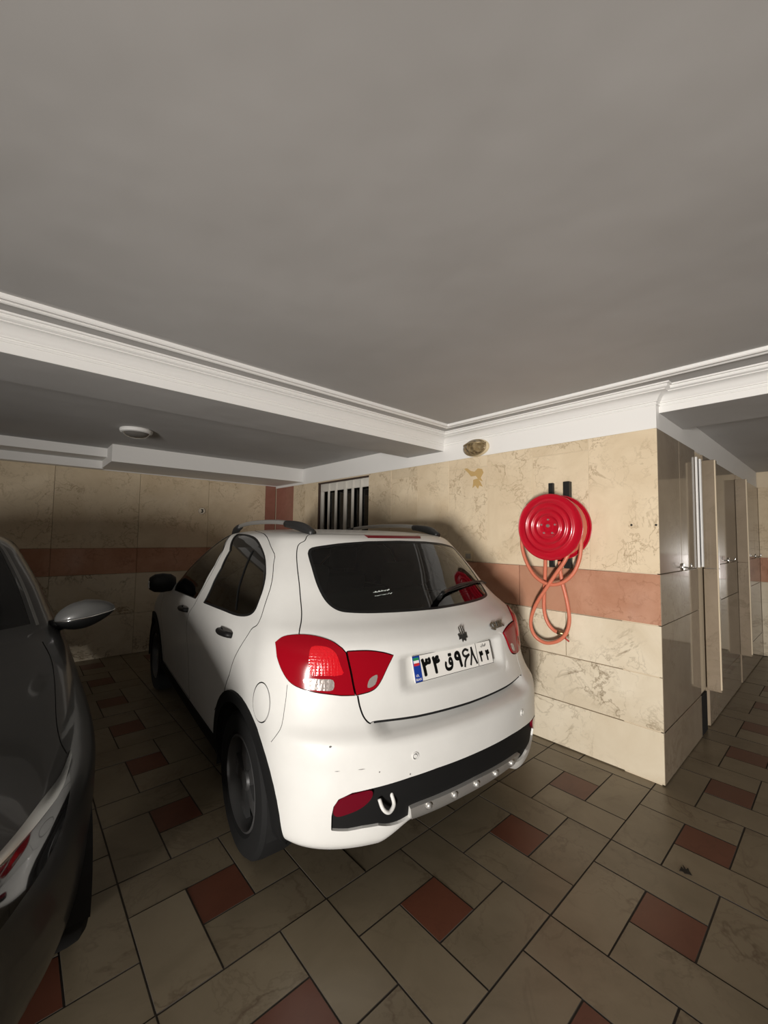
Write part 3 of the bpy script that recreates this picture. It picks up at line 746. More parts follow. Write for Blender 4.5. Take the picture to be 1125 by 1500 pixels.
for sd in (1, -1):
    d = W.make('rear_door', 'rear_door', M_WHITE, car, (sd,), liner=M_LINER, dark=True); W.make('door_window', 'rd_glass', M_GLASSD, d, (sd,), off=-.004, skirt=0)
    W.make('quarter_bar', 'rd_bar', M_BLACK, d, (sd,), off=.001, skirt=.008)
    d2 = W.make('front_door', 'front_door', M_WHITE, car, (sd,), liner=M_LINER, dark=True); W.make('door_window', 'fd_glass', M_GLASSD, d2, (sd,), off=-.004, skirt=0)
    W.make('window_seal', 'seal', M_BLACK, d, (sd,), off=-.001, skirt=.01)
    tl = W.make('tail_lamp', 'lamp_out', M_REDLENS, car, (sd,), off=.006, skirt=.02)
    W.make('reversing_lens', 'lamp_clear', M_CLEARLENS, tl, (sd,), off=.006, skirt=.01); W.make('stop_lens', 'lamp_bright', M_REDBRIGHT, tl, (sd,), off=.0075, skirt=.01)
    li = W.make('inner_tail_lamp', 'lamp_in', M_REDLENS, car, (sd,), off=.006, skirt=.02); W.make('reversing_lens', 'lampi_clear', M_CLEARLENS, li, (sd,), off=.007, skirt=.01)
    for d_, nm in ((d, P2((332, 927))), (d2, P2((271.5, 892)))):
        p = SKW.raw(np.array([nm[0]]), np.array([nm[1]]))[0]; n = SKW.normal(np.array([nm[0]]), np.array([nm[1]]))[0]
        path = [p+np.array([dx, 0, dz])+n*h for dx, dz, h in ((-.085, .004, .0), (-.07, .004, .022), (0, 0, .030), (.07, -.002, .022), (.085, -.003, 0))]
        hd = tube('door_handle', [q*np.array([1, sd, 1]) for q in catmull(path, 6)], .015, M_BLACK, d_, 10)
        hd.data.transform(Matrix.Identity(4))
bump = W.make('rear_bumper', 'bumper', M_WHITE, car, liner=M_LINER, sk=SKB)
W.make('lower_insert', 'insert', M_CLAD, bump, off=-.012, skirt=.02)
W.make('skid_plate', 'skid', M_SILVER, bump, off=.004, skirt=.02)
for sd in (1, -1): W.make('rear_fog_lamp', 'fog', M_REDDEEP, bump, (sd,), off=.002, skirt=.03)
W.make('fuel_flap', 'fuel', M_WHITE, car, (1,), off=.0005)
W.make('windscreen', 'windscreen', M_GLASSD, car, off=-.002, skirt=0)
for sd in (1, -1): W.make('sill_cladding', 'sill', M_CLAD, car, (sd,), off=.008, skirt=.03)
for k, (cx, cz) in enumerate((RW, FWH)):
    W.make('arch_flare', 'flare', M_CLAD, car, off=.012, skirt=.03) if k == 0 else None
    for sd in (1, -1):
        pts = [(cx+.355*math.cos(t), cz+.355*math.sin(t)) for t in np.linspace(-.2, math.pi+.2, 24)]
        v = [(x, sd*.81, z) for x, z in pts]+[(x, sd*.50, z) for x, z in pts]; n = len(pts)
        mesh('wheel_housing', v+[(cx, sd*.5, cz)], [(i, i+1, n+i+1, n+i) for i in range(n-1)]+[(n+i, n+i+1, 2*n) for i in range(n-1)], M_SEAM, car)
        wheel(car, (cx, sd*.715, .308), sd, .308, .185, M_ALLOY)
box('underbody', (.1, -.60, .20), (3.5, .60, .28), M_SEAM, car)
for sd in (1, -1):
    tube('sill_trim', [(x, sd*(.795+.012*math.sin((x-.95)/1.7*math.pi)), .345) for x in np.linspace(.98, 2.62, 12)], .008, M_SILVER, car)
# skid plate studs
for k in range(5):
    yv = .27-.135*k; q = yz(abs(yv), .340); p = SKW.raw(np.array([q[0]]), np.array([q[1]]))[0]; n = SKW.normal(np.array([q[0]]), np.array([q[1]]))[0]
    p[1] *= (1 if yv >= 0 else -1); n[1] *= (1 if yv >= 0 else -1)
    tube('skid_stud', [p+n*.0, p+n*.012+np.array([0, 0, .010]), p+n*.016+np.array([0, 0, .022])], [.016, .014, .006], M_SILVER, bump, 12)
# tow eye
q = P2((567, 1176)); tp = SKW.raw(np.array([q[0]]), np.array([q[1]]))[0]
tube('towing_eye', catmull([tp+np.array(d) for d in ((.01, .030, .020), (-.012, .028, -.006), (-.018, .004, -.024), (-.012, -.024, -.008), (.01, -.026, .026))], 6), .0075, M_WHITE, bump)
for yv in (.35, -.35):
    q = yz(abs(yv), .585); p = SKW.raw(np.array([q[0]]), np.array([q[1]]))[0]; n = SKW.normal(np.array([q[0]]), np.array([q[1]]))[0]
    p[1] *= np.sign(yv); n[1] *= np.sign(yv)
    o = lathe('parking_sensor', [(0, .004), (.007, .004), (.008, .0015), (.010, .0015), (.0115, .004), (.015, .003), (.016, -.004), (0, -.004)], M_WHITE, bump, 24, 'z')
    o.location = p; o.rotation_euler = Vector(n).to_track_quat('Z', 'Y').to_euler()
    r_ = lathe('sensor_ring', [(.0075, .001), (.0085, .0022), (.0095, .0022), (.0103, .001)], M_BLACK, bump, 24, 'z'); r_.location = p; r_.rotation_euler = o.rotation_euler
# high brake light in the spoiler lip
q1, q2 = P2((538, 787.5)), P2((571, 787)); bb = q2[1]; pa = SKW.raw(np.array([q1[0]]), np.array([bb]))[0]; yw = pa[1]
strip_pts = [SKW.raw(np.array([a]), np.array([bb]))[0]*np.array([1, s_, 1]) for s_, aa in ((1, np.linspace(q1[0], 0, 6)), (-1, np.linspace(0, q1[0], 6)[1:])) for a in aa]
v = []; f = []
for i, p in enumerate(strip_pts):
    v += [p+np.array([-.016, 0, -.020]), p+np.array([-.006, 0, .008]), p+np.array([.03, 0, .012]), p+np.array([.03, 0, -.012])]
for i in range(len(strip_pts)-1):
    for k in range(4): f.append((i*4+k, i*4+(k+1) % 4, i*4+4+(k+1) % 4, i*4+4+k))
f += [(0, 1, 2, 3), tuple(range(len(v)-4, len(v)))]
fixn(mesh('high_brake_light', v, f, pm('brake_light_red', (.10, .002, .006), .3, coat=.2), gate_o)).data.set_sharp_from_angle(angle=rad(30))
# wiper
def onskin(px, h):
    q = P2(px); return SKW.raw(np.array([q[0]]), np.array([q[1]]))[0]+SKW.normal(np.array([q[0]]), np.array([q[1]]))[0]*h
def onskin_r(px, h):          # right half of the body: mirror the view ray onto the half skin
    o = ocl*np.array([1, -1, 1]); d = dirL(ray(px))*np.array([1, -1, 1]); q = SKW.cast(o, d)
    return (SKW.raw(np.array([q[0]]), np.array([q[1]]))[0]+SKW.normal(np.array([q[0]]), np.array([q[1]]))[0]*h)*np.array([1, -1, 1])
wp = onskin_r((633, 897), .012)
o = lathe('wiper_pivot', [(0, .022), (.014, .020), (.019, .010), (.020, -.012), (0, -.012)], M_BLACK, gate_o, 20, 'z'); o.location = wp; o.rotation_euler = Vector((-1, 0, .5)).to_track_quat('Z', 'Y').to_euler()
tube('wiper_arm', catmull([wp, onskin_r((640, 880), .026), onskin_r((652, 869), .026), onskin_r((672, 860), .024), onskin_r((695, 854), .018)], 5), [.012]*6+[.010]*5+[.008]*5+[.006]*5, M_BLACK, gate_o)
tube('wiper_blade', catmull([onskin_r((645, 871), .010), onskin_r((672, 862), .010), onskin_r((700, 853), .010), onskin_r((712, 853), .010)], 5), .006, M_BLACK, gate_o)
# number plate
tl_ = rad(15); pu = np.array([0, -1.0, 0]); pw = np.array([math.sin(tl_), 0, math.cos(tl_)]); pn = np.cross(pu, pw); po = np.array([-.024, .018, .877])
M_PLATE = pm('plate_white', (.78, .76, .72), .45); M_INK = pm('plate_black', (.01, .01, .01), .5); M_BLUE = pm('plate_blue', (.01, .045, .30), .4)
def fr(x, y, h=0.0): return (po+pu*x+pw*y+pn*h, pu, pw)
def rrect(x0, x1, y0, y1, r=.008, n=4):
    o = []
    for cx, cy, a0 in ((x1-r, y1-r, 0), (x0+r, y1-r, 90), (x0+r, y0+r, 180), (x1-r, y0+r, 270)):
        for k in range(n+1): a = rad(a0+90*k/n); o.append((cx+r*math.cos(a), cy+r*math.sin(a)))
    return o
plate = extr('number_plate', rrect(-.26, .26, -.0555, .0555), M_PLATE, car, fr(0, 0), .004)
plate['label'] = 'white number plate with a blue strip'
HP = .0042
def bar2(nm, x0, x1, y0, y1, mat, d=.0006): return extr(nm, [(x0, y0), (x1, y0), (x1, y1), (x0, y1)], mat, plate, fr(0, 0, HP), d)
bar2('blue_strip', -.257, -.216, -.053, .053, M_BLUE)
for k, c in enumerate(((.02, .25, .09), (.8, .8, .8), (.55, .02, .03))):
    extr('flag_stripe', [(-.253, .046-.011*k), (-.222, .046-.011*k), (-.222, .035-.011*k), (-.253, .035-.011*k)], pm('flag_%d' % k, c, .5), plate, fr(0, 0, HP+.0006), .0003)
text('lettering', 'I.R.', .010, M_PLATE, plate, fr(-.240, -.026, HP+.0006), .0004, .01); text('lettering', 'IRAN', .010, M_PLATE, plate, fr(-.237, -.042, HP+.0006), .0004, .01)
for x0, x1, y0, y1 in ((-.258, .258, .0525, .0545), (-.258, .258, -.0545, -.0525), (.2565, .2585, -.0545, .0545), (.148, .151, -.0535, .0535)): bar2('border_line', x0, x1, y0, y1, M_INK)
for ch, x, h, y, sx in (('۳', -.182, .076, 0, 1.0), ('۴', -.122, .076, 0, .95), ('ق', -.046, .076, -.002, .82), ('۹', .018, .076, 0, 1.0), ('۴', .180, .050, -.012, .9), ('۴', .226, .050, -.012, .9)):
    text('plate_character', ch, h, M_INK, plate, fr(x, y, HP), .0006, 0, sx, fat=.045)
text('lettering', '\ufee5\ufe8d\ufeae\ufbfe\ufe8d', .016, M_INK, plate, fr(.204, .037, HP), .0006, 0, 1.3, fat=.02)
def glyph(nm, strokes, x, y, h, r):
    v = []; f = []
    for st in strokes:
        P = catmull(st, 6); n = len(P); n0 = len(v)
        for i in range(n):
            t = P[min(i+1, n-1)]-P[max(i-1, 0)]; t = t/np.linalg.norm(t); nn = np.array([-t[1], t[0]])
            ext = t*(-.4 if i == 0 else .4 if i == n-1 else 0)*r
            for sg in (-1, 1):
                q = P[i]*h+nn*sg*r*.5+ext; v.append(po+pu*(x+q[0])+pw*(y+q[1])+pn*(HP+.0006))
        f += [(n0+2*i, n0+2*i+2, n0+2*i+3, n0+2*i+1) for i in range(n-1)]
    return mesh(nm, v, f, M_INK, plate)
glyph('plate_character', [[(.30, .40), (.06, .48), (-.18, .34), (-.14, .14), (.06, .06), (.34, .12)], [(.30, .10), (.06, -.06), (-.10, -.26), (-.18, -.5)]], .068, 0, .074, .0115)
glyph('plate_character', [[(-.02, .50), (-.08, .1), (-.30, -.5)], [(-.02, .50), (.08, .05), (.30, -.5)]], .118, 0, .072, .0115)
# emblem and name badge on the tailgate
def badge_frame(px, right=True):
    p = onskin_r(px, 0); n = onskin_r(px, 1)-p; p = p+n*.0015; u = np.cross(np.array([0, 0, 1.]), n); u /= np.linalg.norm(u); return p, u, np.cross(n, u)
ep, eu, ew = badge_frame((676.5, 930))
for k, (x, y0, y1) in enumerate(((-.013, .002, .036), (0, .000, .040), (.013, .002, .036))):
    extr('emblem_bar', [(x-.0045, y0), (x+.0045, y0), (x+.0045, y1), (x-.0045, y1)], M_CHROME, gate_o, (ep, eu, ew), .005, .001)
leaf = [(-.030, .006), (-.018, .010), (0, .004), (.018, .010), (.030, .006), (.026, -.008), (.028, -.018), (.014, -.016), (.012, -.032), (0, -.024), (-.012, -.034), (-.014, -.017), (-.030, -.020), (-.026, -.008)]
extr('emblem_base', leaf, pm('grey_chrome', (.16, .16, .155), .25, .9), gate_o, (ep-eu*0, eu, ew), .004, .0008)
bp, bu, bw_ = badge_frame((727, 916))
text('name_badge', 'QUIK', .044, pm('dark_chrome', (.30, .29, .28), .2, 1), gate_o, (bp, bu, bw_), .005, 0, 1.15, shear=.12, fat=.035)
# small sticker on the rear window
q = P2((561, 869)); sp = SKW.raw(np.array([q[0]]), np.array([q[1]]))[0]; sn = SKW.normal(np.array([q[0]]), np.array([q[1]]))[0]
su = np.array([0, -1, 0.]); su = su-sn*(su@sn); su /= np.linalg.norm(su); sw = np.cross(sn, su); M_STK = pm('sticker_white', (.62, .68, .64), .6)
v = []; f = []
rs = random.Random(4)
for row, (y0, n, amp) in enumerate(((.012, 13, .006), (-.008, 15, .003))):
    x = -.050
    for k in range(n):
        w_ = rs.uniform(.003, .008); h_ = amp*rs.uniform(.5, 1.6); n0 = len(v); yo = y0+rs.uniform(-.002, .002)
        v += [sp+sn*.002+su*(x+dx)+sw*(yo+dy) for dx, dy in ((0, -h_/2), (w_, -h_/2+.001), (w_, h_/2), (0, h_/2-.001))]; f.append((n0, n0+1, n0+2, n0+3)); x += w_+.0012
mesh('window_sticker', v, f, M_STK, rg)
# roof rails
for sd in (1, -1):
    ry = [.455, .475, .49, .50, .50, .49, .475]; rx = [.58, .70, .95, 1.25, 1.5, 1.72, 1.86]; rzz = [1.462, 1.500, 1.522, 1.526, 1.518, 1.495, 1.440]
    P = catmull([(x, sd*y, z) for x, y, z in zip(rx, ry, rzz)], 6)
    r_ = tube('roof_rail', P[4:-4], .0135, M_SILVER, car, 12)
    capm = pm('rail_black', (.018, .018, .018), .45)
    for seg in (P[:11], P[-9:]):
        path = seg if seg is not P[-9:] else seg
        n = len(path); rr_ = [.020+.006*math.sin(math.pi*i/(n-1)) for i in range(n)]
        vv, ff = tubeg([np.array(p)-np.array([0, 0, .006]) for p in path], rr_, 12); mesh('rail_end', vv, ff, capm, r_, True)
        fx = [np.array(p)-np.array([0, 0, .02]) for p in path]
# side mirrors
for sd in (1, -1):
    prof = [(0, -.10), (.045, -.095), (.072, -.06), (.080, 0), (.074, .055), (.05, .09), (0, .098)]
    v, f = latheg(prof, 20, 'y', (0, 0, 0), (.75, .95)); mo = fixn(mesh('side_mirror', v, f, M_BLACK, car, True)); mo.location = (2.33, sd*.880, 1.05)
    tube('mirror_arm', [(0.02, -sd*.07, -.03), (.06, -sd*.16, -.06)], .022, M_BLACK, mo)
    sg = box('turn_signal', (-.02, sd*.085-.006, -.035), (.03, sd*.085+.012, .02), pm('signal_lens', (.8, .78, .74), .3), mo, .004)
# cabin: seats, parcel shelf, dashboard
for sd in (1, -1):
    softbox('front_seat', (1.62, sd*.36-.23, .62), (1.76, sd*.36+.23, 1.14), M_SEAT, car, .06, rad(-10)); softbox('headrest', (1.56, sd*.36-.12, 1.17), (1.66, sd*.36+.12, 1.36), M_SEAT, car, .045, rad(-8))
    softbox('headrest', (.80, sd*.34-.12, 1.10), (.90, sd*.34+.12, 1.27), M_SEAT, car, .04, rad(-10))
softbox('rear_bench_back', (.86, -.58, .60), (1.0, .58, 1.10), M_SEAT, car, .05, rad(-10)); box('cabin_floor', (.2, -.68, .40), (2.6, .68, .45), M_LINER, car)
softbox('dashboard', (2.20, -.68, .75), (2.55, .68, 1.03), M_LINER, car, .05)
box('luggage_cover', (.25, -.55, .93), (.84, .55, .945), M_LINER, car)

# chips and scuffs in the bumper paint
for px, w_, h_ in (((484, 1094), .006, .004), ((601, 1134), .003, .004), ((494, 1130), .010, .0012), ((530, 1127), .014, .0012), ((556, 1131), .003, .003)):
    c = onskin(px, .0006); n = onskin(px, 1.0)-onskin(px, 0); u = np.cross(np.array([0, 0, 1.]), n); u /= np.linalg.norm(u); t = np.cross(n, u)
    extr('paint_chip', [(-w_, -h_*.3), (0, -h_), (w_, h_*.2), (w_*.2, h_), (-w_*.7, h_*.5)], pm('chip_grey', (.10, .095, .09), .7), bump, (c-n*.001, u, t), .0009)

# ================================================================== dark grey car
DX, DY = -.625, .97
sedan = empty('sedan_car', (DX, DY, 0), math.pi/2)
tag(sedan, 'dark grey car with chrome headlamp strip facing out of the left bay', 'car')
LD = [(.180, .14, .80, 1.0, 2.6, 4.35, .6, 2.6), (.230, .06, .85, 1.0, 2.6, 4.40, .6, 2.6), (.330, .01, .885, 1.0, 2.6, 4.45, .6, 2.6), (.450, .0, .90, 1.0, 2.6, 4.47, .6, 2.6), (.560, .0, .905, 1.0, 2.6, 4.47, .6, 2.6),
      (.650, .015, .905, 1.0, 2.6, 4.47, .6, 2.6), (.710, .06, .90, 1.0, 2.6, 4.46, .6, 2.6), (.755, .15, .89, .97, 2.6, 4.45, .6, 2.6), (.805, .30, .875, .90, 2.6, 4.44, .6, 2.6), (.860, .55, .86, .75, 2.6, 4.42, .6, 2.6),
      (.910, .85, .845, .58, 2.6, 4.40, .6, 2.6), (.950, 1.08, .83, .48, 2.6, 4.35, .6, 2.6), (.985, 1.25, .812, .42, 2.7, 4.15, .5, 2.6), (1.04, 1.38, .788, .38, 2.8, 3.95, .4, 2.8), (1.15, 1.58, .745, .36, 2.8, 3.80, .4, 2.8),
      (1.27, 1.83, .685, .34, 2.8, 3.62, .4, 2.8), (1.36, 2.05, .63, .32, 2.8, 3.45, .4, 2.8), (1.405, 2.22, .575, .30, 2.8, 3.30, .4, 2.6), (1.43, 2.42, .48, .26, 2.6, 3.15, .3, 2.4), (1.442, 2.6, .28, .16, 2.4, 3.0, .2, 2.2), (1.446, 2.72, .001, .02, 2, 2.9, .02, 2)]
SKD = Skin(LD, 2.3, .02, .17, None, smooth=6); SKD.build_bvh()
def D2(px):
    o = CAMP-np.array([DX, DY, 0]); d = ray(px); L = lambda q: np.array([q[1], q[0], q[2]])      # local x = +Y, mirrored side
    return SKD.cast(L(o), L(d))
def DL(*p): return [D2(q) for q in p]
D = Body(SKD, sedan)
dwh = (.90, .32)
def dcirc(cx, cz, r, n=40): return [SKD.xz(cx+r*math.cos(t), max(cz+r*math.sin(t), .17)) for t in np.linspace(0, 2*math.pi, n, endpoint=False)]
for cx in (1.0, 3.6): D.region('hole', dcirc(cx, .32, .355))
chrome = cm2(DL((101, 1100), (86, 1137), (56, 1177), (20, 1224), (-40, 1290), (-90, 1340)), 3)+cm2(DL((-90, 1352), (-40, 1306), (10, 1256), (60, 1198), (89, 1156), (103, 1108)), 3)
D.region('chrome', chrome)
D.region('lens', cm2(DL((99, 1118), (102.5, 1140), (101.5, 1166), (90, 1214), (64, 1270), (32, 1318), (0, 1362), (-60, 1430)), 3)+cm2(DL((-90, 1356), (-40, 1310), (10, 1260), (60, 1202), (89, 1160)), 3))
D.seam(cm2(DL((62, 940), (75, 966), (80, 1000), (82, 1050), (88, 1085), (98, 1104)), 4), .006)
D.region('ws', [(0, SKD.b_of_z(1.02)), (.60, SKD.b_of_z(1.02)), (.60, SKD.b_of_z(1.37)), (0, SKD.b_of_z(1.39))])
D.seam([(.635, SKD.b_of_z(1.01)), (.635, SKD.b_of_z(1.385))], .018, False, 'edge')
sw_ = [SKD.xz(*p) for p in ((1.86, 1.015), (2.10, 1.19), (2.36, 1.33), (2.62, 1.375), (3.05, 1.36), (3.35, 1.20), (3.42, 1.02))]
D.seam(sw_, .02, True, 'sseal'); D.region('swin', sw_)
D.region('intake', [(0, SKD.b_of_z(.24)), (.33, SKD.b_of_z(.25)), (.36, SKD.b_of_z(.40)), (0, SKD.b_of_z(.43))])
D.region('grille', [(0, SKD.b_of_z(.50)), (.24, SKD.b_of_z(.51)), (.28, SKD.b_of_z(.66)), (0, SKD.b_of_z(.68))])
D.cut(.03, .02)
db = D.make('body_shell', 'body', M_DARKPAINT, sedan, liner=M_LINER)
for sd in (1, -1): D.make('seam_backing', 'gap', M_SEAM, db, (sd,), off=-.008, skirt=0)
for sd in (1, -1):
    hl = D.make('headlamp', 'lens', pm('headlamp_black', (.012, .012, .012), .08, coat=1), sedan, (sd,), off=.0, skirt=.02)
    D.make('chrome_strip', 'chrome', pm('dull_chrome', (.32, .32, .31), .22, 1), hl, (sd,), off=.006, skirt=.012)
    D.make('side_window', 'swin', M_GLASSD, sedan, (sd,), off=-.003, skirt=0); D.make('window_seal', 'sseal', M_BLACK, sedan, (sd,), off=-.001)
    D.make('windscreen_trim', 'edge', pm('grey_trim', (.22, .22, .21), .35, .3), sedan, (sd,), off=.002)
    for cx in (1.0, 3.6):
        wheel(sedan, (cx, sd*.775, .318), sd, .318, .19, M_ALLOY)
        pts = [(cx+.36*math.cos(t), .32+.36*math.sin(t)) for t in np.linspace(-.2, math.pi+.2, 20)]; n = len(pts)
        mesh('wheel_housing', [(x, sd*.86, z) for x, z in pts]+[(x, sd*.55, z) for x, z in pts]+[(cx, sd*.55, .32)], [(i, i+1, n+i+1, n+i) for i in range(n-1)]+[(n+i, n+i+1, 2*n) for i in range(n-1)], M_SEAM, sedan)
    # mirror
    mc = np.array([1.62, sd*.915, 1.035])
    for nm, lo, hi, mt in (('side_mirror', -.10, 1.0, pm('grey_mirror_paint', (.09, .09, .088), .4, coat=.3)), ('mirror_foot', -1.0, -.13, M_BLACK)):
        v = []; f = []; nu, nw = 28, 10
        for j in range(nw+1):
            e = math.asin(max(-1, min(1, lo+(hi-lo)*j/nw)))
            for i in range(nu):
                t = 2*math.pi*i/nu; c = math.cos(e)
                yy = math.cos(t)*c; xx = math.sin(t)*c
                tp = 1-.30*max(0, yy)
                v.append((xx*.075*tp, sd*yy*.125, (math.sin(e)*.072*tp+.018*yy)))
        for j in range(nw):
            for i in range(nu): f.append((j*nu+i, j*nu+(i+1) % nu, (j+1)*nu+(i+1) % nu, (j+1)*nu+i))
        f += [tuple(range(nu)), tuple(range(nw*nu, (nw+1)*nu))]
        o = fixn(mesh(nm, v, f, mt, sedan, True)); o.location = mc
        if nm == 'side_mirror': sm = o
    ring = []
    for i in range(29):
        t = 2*math.pi*i/28; yy = math.cos(t); tp = 1-.30*max(0, yy); ring.append((math.sin(t)*.0755*tp, sd*yy*.1255, -.0085*tp+.018*yy))
    tube('chrome_line', ring, .0035, M_CHROME, sm, 6)
    tube('mirror_arm', [(0, -sd*.05, -.03), (.03, -sd*.15, -.055)], .03, M_BLACK, sm)
box('underbody', (.2, -.6, .17), (4.2, .6, .24), M_SEAM, sedan)
D.make('windscreen', 'ws', M_GLASSD, sedan, off=-.002, skirt=0)
gr = D.make('grille', 'grille', M_BLACK, sedan, off=-.01, skirt=.02); D.make('lower_intake', 'intake', M_BLACK, sedan, off=-.01, skirt=.02)
softbox('dashboard', (1.45, -.68, .75), (1.85, .68, .98), M_LINER, sedan, .05)
for sd in (1, -1):
    softbox('front_seat', (2.3, sd*.36-.23, .55), (2.45, sd*.36+.23, 1.1), M_SEAT, sedan, .06, rad(10)); softbox('headrest', (2.40, sd*.36-.12, 1.12), (2.5, sd*.36+.12, 1.30), M_SEAT, sedan, .045)

# ================================================================== fire hose reel on the wall
M_REEL = pm('red_reel_paint', (.44, .004, .018), .28, coat=.5)
M_HOSE = pm('orange_red_hose', (.58, .17, .10), .4)
M_BRKT = pm('black_bracket', (.012, .012, .011), .45)
RC = (1.352, 1.525)
reel = empty('fire_hose_reel', (XW, RC[0], RC[1])); tag(reel, 'red round fire hose reel on black brackets on the marble wall', 'hose reel')
fx_ = 2.70-XW; bx_ = 2.845-XW; Rr = .226
# front disc with pressed rings, facing -X
prof = [(0, fx_-.004), (.030, fx_-.004), (.034, fx_)]
for r0 in (.078, .120, .162): prof += [(r0-.016, fx_), (r0-.010, fx_-.003), (r0-.005, fx_-.008), (r0, fx_-.010), (r0+.005, fx_-.008), (r0+.010, fx_-.003), (r0+.016, fx_)]
prof += [(Rr-.014, fx_), (Rr-.006, fx_-.004), (Rr, fx_+.002), (Rr, fx_+.014), (Rr-.006, fx_+.018), (Rr-.012, fx_+.010), (.08, fx_+.008), (0, fx_+.008)]
lathe('front_disc', prof, M_REEL, reel, 72, 'x')
lathe('back_disc', [(0, bx_-.004), (.08, bx_-.004), (Rr-.014, bx_-.006), (Rr-.006, bx_-.012), (Rr, bx_-.006), (Rr, bx_+.006), (Rr-.01, bx_+.008), (0, bx_+.004)], M_REEL, reel, 72, 'x')
lathe('drum', [(.085, fx_+.006), (.085, bx_)], M_REEL, reel, 40, 'x')
coil = [(fx_+.022+(bx_-fx_-.04)*t/160, .196*math.cos(t*2*math.pi/32), .196*math.sin(t*2*math.pi/32)) for t in range(161)]
tube('wound_hose', coil, .0125, M_HOSE, reel, 10)
for k in range(5):
    a = rad(90+72*k); lathe('bolt', [(0, fx_-.008), (.006, fx_-.008), (.007, fx_-.002), (.007, fx_+.002), (0, fx_+.002)], pm('bolt_grey', (.45, .30, .28), .35, .5), reel, 12, 'x', (0, .050*math.cos(a), .050*math.sin(a)))
lathe('hub', [(0, fx_-.014), (.010, fx_-.014), (.013, fx_-.008), (.013, fx_), (0, fx_)], pm('hub_steel', (.6, .5, .45), .3, .8), reel, 20, 'x', (0, 0, .008))
for y0, y1, z0, z1, dp in ((1.414, 1.447, 1.242, 1.850, .03), (1.288, 1.332, 1.242, 1.850, .045), (1.375, 1.388, 1.242, 1.40, .02), (1.354, 1.364, 1.242, 1.40, .02)):
    box('bracket', (-dp, y0-RC[0], z0-RC[1]), (-.001, y1-RC[0], z1-RC[1]), M_BRKT, reel, .002, 1)
tube('axle', [(fx_, 0, 0), (-.005, 0, 0)], .02, M_BRKT, reel, 16)
# hanging hose loops: one long hose
def hp(px, X): p = on(px, 0, X); return p
hose = reel; HO = np.array([XW, RC[0], RC[1]])
def ht(nm, pts, r=.0125):
    P = catmull([np.array(hp(p, X))-HO for p, X in pts], 7); return tube(nm, P, r, M_HOSE, hose, 10)
ht('hose_loop', [((764, 786), 2.755), ((765.5, 805), 2.75), ((772, 825), 2.745), ((783, 843), 2.74), ((797, 853.5), 2.74), ((812, 856.5), 2.74), ((828, 851), 2.745), ((841, 838), 2.75), ((848.5, 820), 2.755), ((851, 802), 2.76), ((851, 785), 2.765)])
ht('hose_end', [((799, 812), 2.76), ((798.8, 830), 2.78), ((798, 852), 2.80), ((797, 875), 2.82), ((797, 892), 2.83), ((799.5, 905), 2.84), ((804, 915), 2.845), ((810.5, 922.5), 2.85), ((816.5, 926), 2.85)])
ht('hose_loop', [((832, 812), 2.735), ((826, 824), 2.73), ((814, 841), 2.73), ((800, 862), 2.735), ((787, 882), 2.75), ((779.5, 900), 2.77), ((777.5, 915), 2.79), ((782, 929), 2.81), ((791, 938), 2.825), ((803, 942), 2.83), ((818, 938.5), 2.83), ((829, 928), 2.83), ((833.8, 912), 2.83), ((833, 895), 2.82), ((829, 874), 2.81), ((824, 855), 2.80), ((821, 838), 2.80), ((819.5, 822), 2.80)])
np_ = hp((817, 926), 2.85); q0 = np.array(np_)-HO
nz = tube('nozzle', [q0, q0+np.array([0, -.03, -.004]), q0+np.array([0, -.034, -.004]), q0+np.array([0, -.075, -.008])], [.016, .016, .012, .010], pm('brass', (.32, .22, .12), .35, .9), hose, 14)
tube('valve_lever', [q0+np.array([0, -.05, .0]), q0+np.array([-.015, -.06, -.03]), q0+np.array([-.015, -.085, -.045])], .006, pm('valve_red', (.35, .03, .02), .4), hose, 8)

# ================================================================== lamps and wall fittings
bulk = empty('bulkhead_lamp', (XW+.003, 2.098, 2.212)); tag(bulk, 'oval bulkhead lamp with brown glass on the white band above the marble', 'lamp')
M_CREAM = pm('cream_plastic', (.66, .55, .36), .5)
lathe('base', [(0, -.001), (1.0, -.001), (1.0, -.018), (.93, -.030), (.84, -.032), (0, -.03)], M_CREAM, bulk, 48, 'x', (0, 0, 0), (.128, .074))
def bg():
    m = pm('brown_lamp_glass', (.24, .175, .09), .22, coat=.3); b = m.node_tree.nodes['Principled BSDF']; tc = nd(m, 'ShaderNodeTexCoord')
    bp = nd(m, 'ShaderNodeBump'); bp.inputs['Strength'].default_value = .9; bp.inputs['Distance'].default_value = .04
    vn = nd(m, 'ShaderNodeTexVoronoi'); vn.inputs['Scale'].default_value = 28; lk(m, tc.outputs['Object'], vn.inputs['Vector']); lk(m, vn.outputs['Distance'], bp.inputs['Height']); lk(m, bp.outputs[0], b.inputs['Normal']); return m
lathe('glass_dome', [(.86, -.028), (.85, -.042), (.78, -.060), (.62, -.078), (.40, -.090), (.18, -.095), (0, -.096)], bg(), bulk, 48, 'x', (0, 0, 0), (.128, .074))
for dz in (.018,):
    tube('guard_bar', [(-.03, .112, dz), (-.068, .085, dz+.006), (-.094, .04, dz+.008), (-.100, 0, dz+.010), (-.094, -.04, dz+.010), (-.068, -.085, dz+.010), (-.03, -.112, dz+.008)], .007, pm('brown_guard', (.30, .23, .13), .35, .4), bulk, 10)
tube('guard_ring', [(-.034, .112*math.cos(t), .064*math.sin(t)) for t in np.linspace(0, 2*math.pi, 41)], .007, pm('brown_guard', (.3, .23, .13), .35, .4), bulk, 8)
dome = empty('ceiling_lamp', (.755, 4.13, ZBAY)); tag(dome, 'round ceiling lamp with white rim and dark glass in the rear bay', 'lamp')
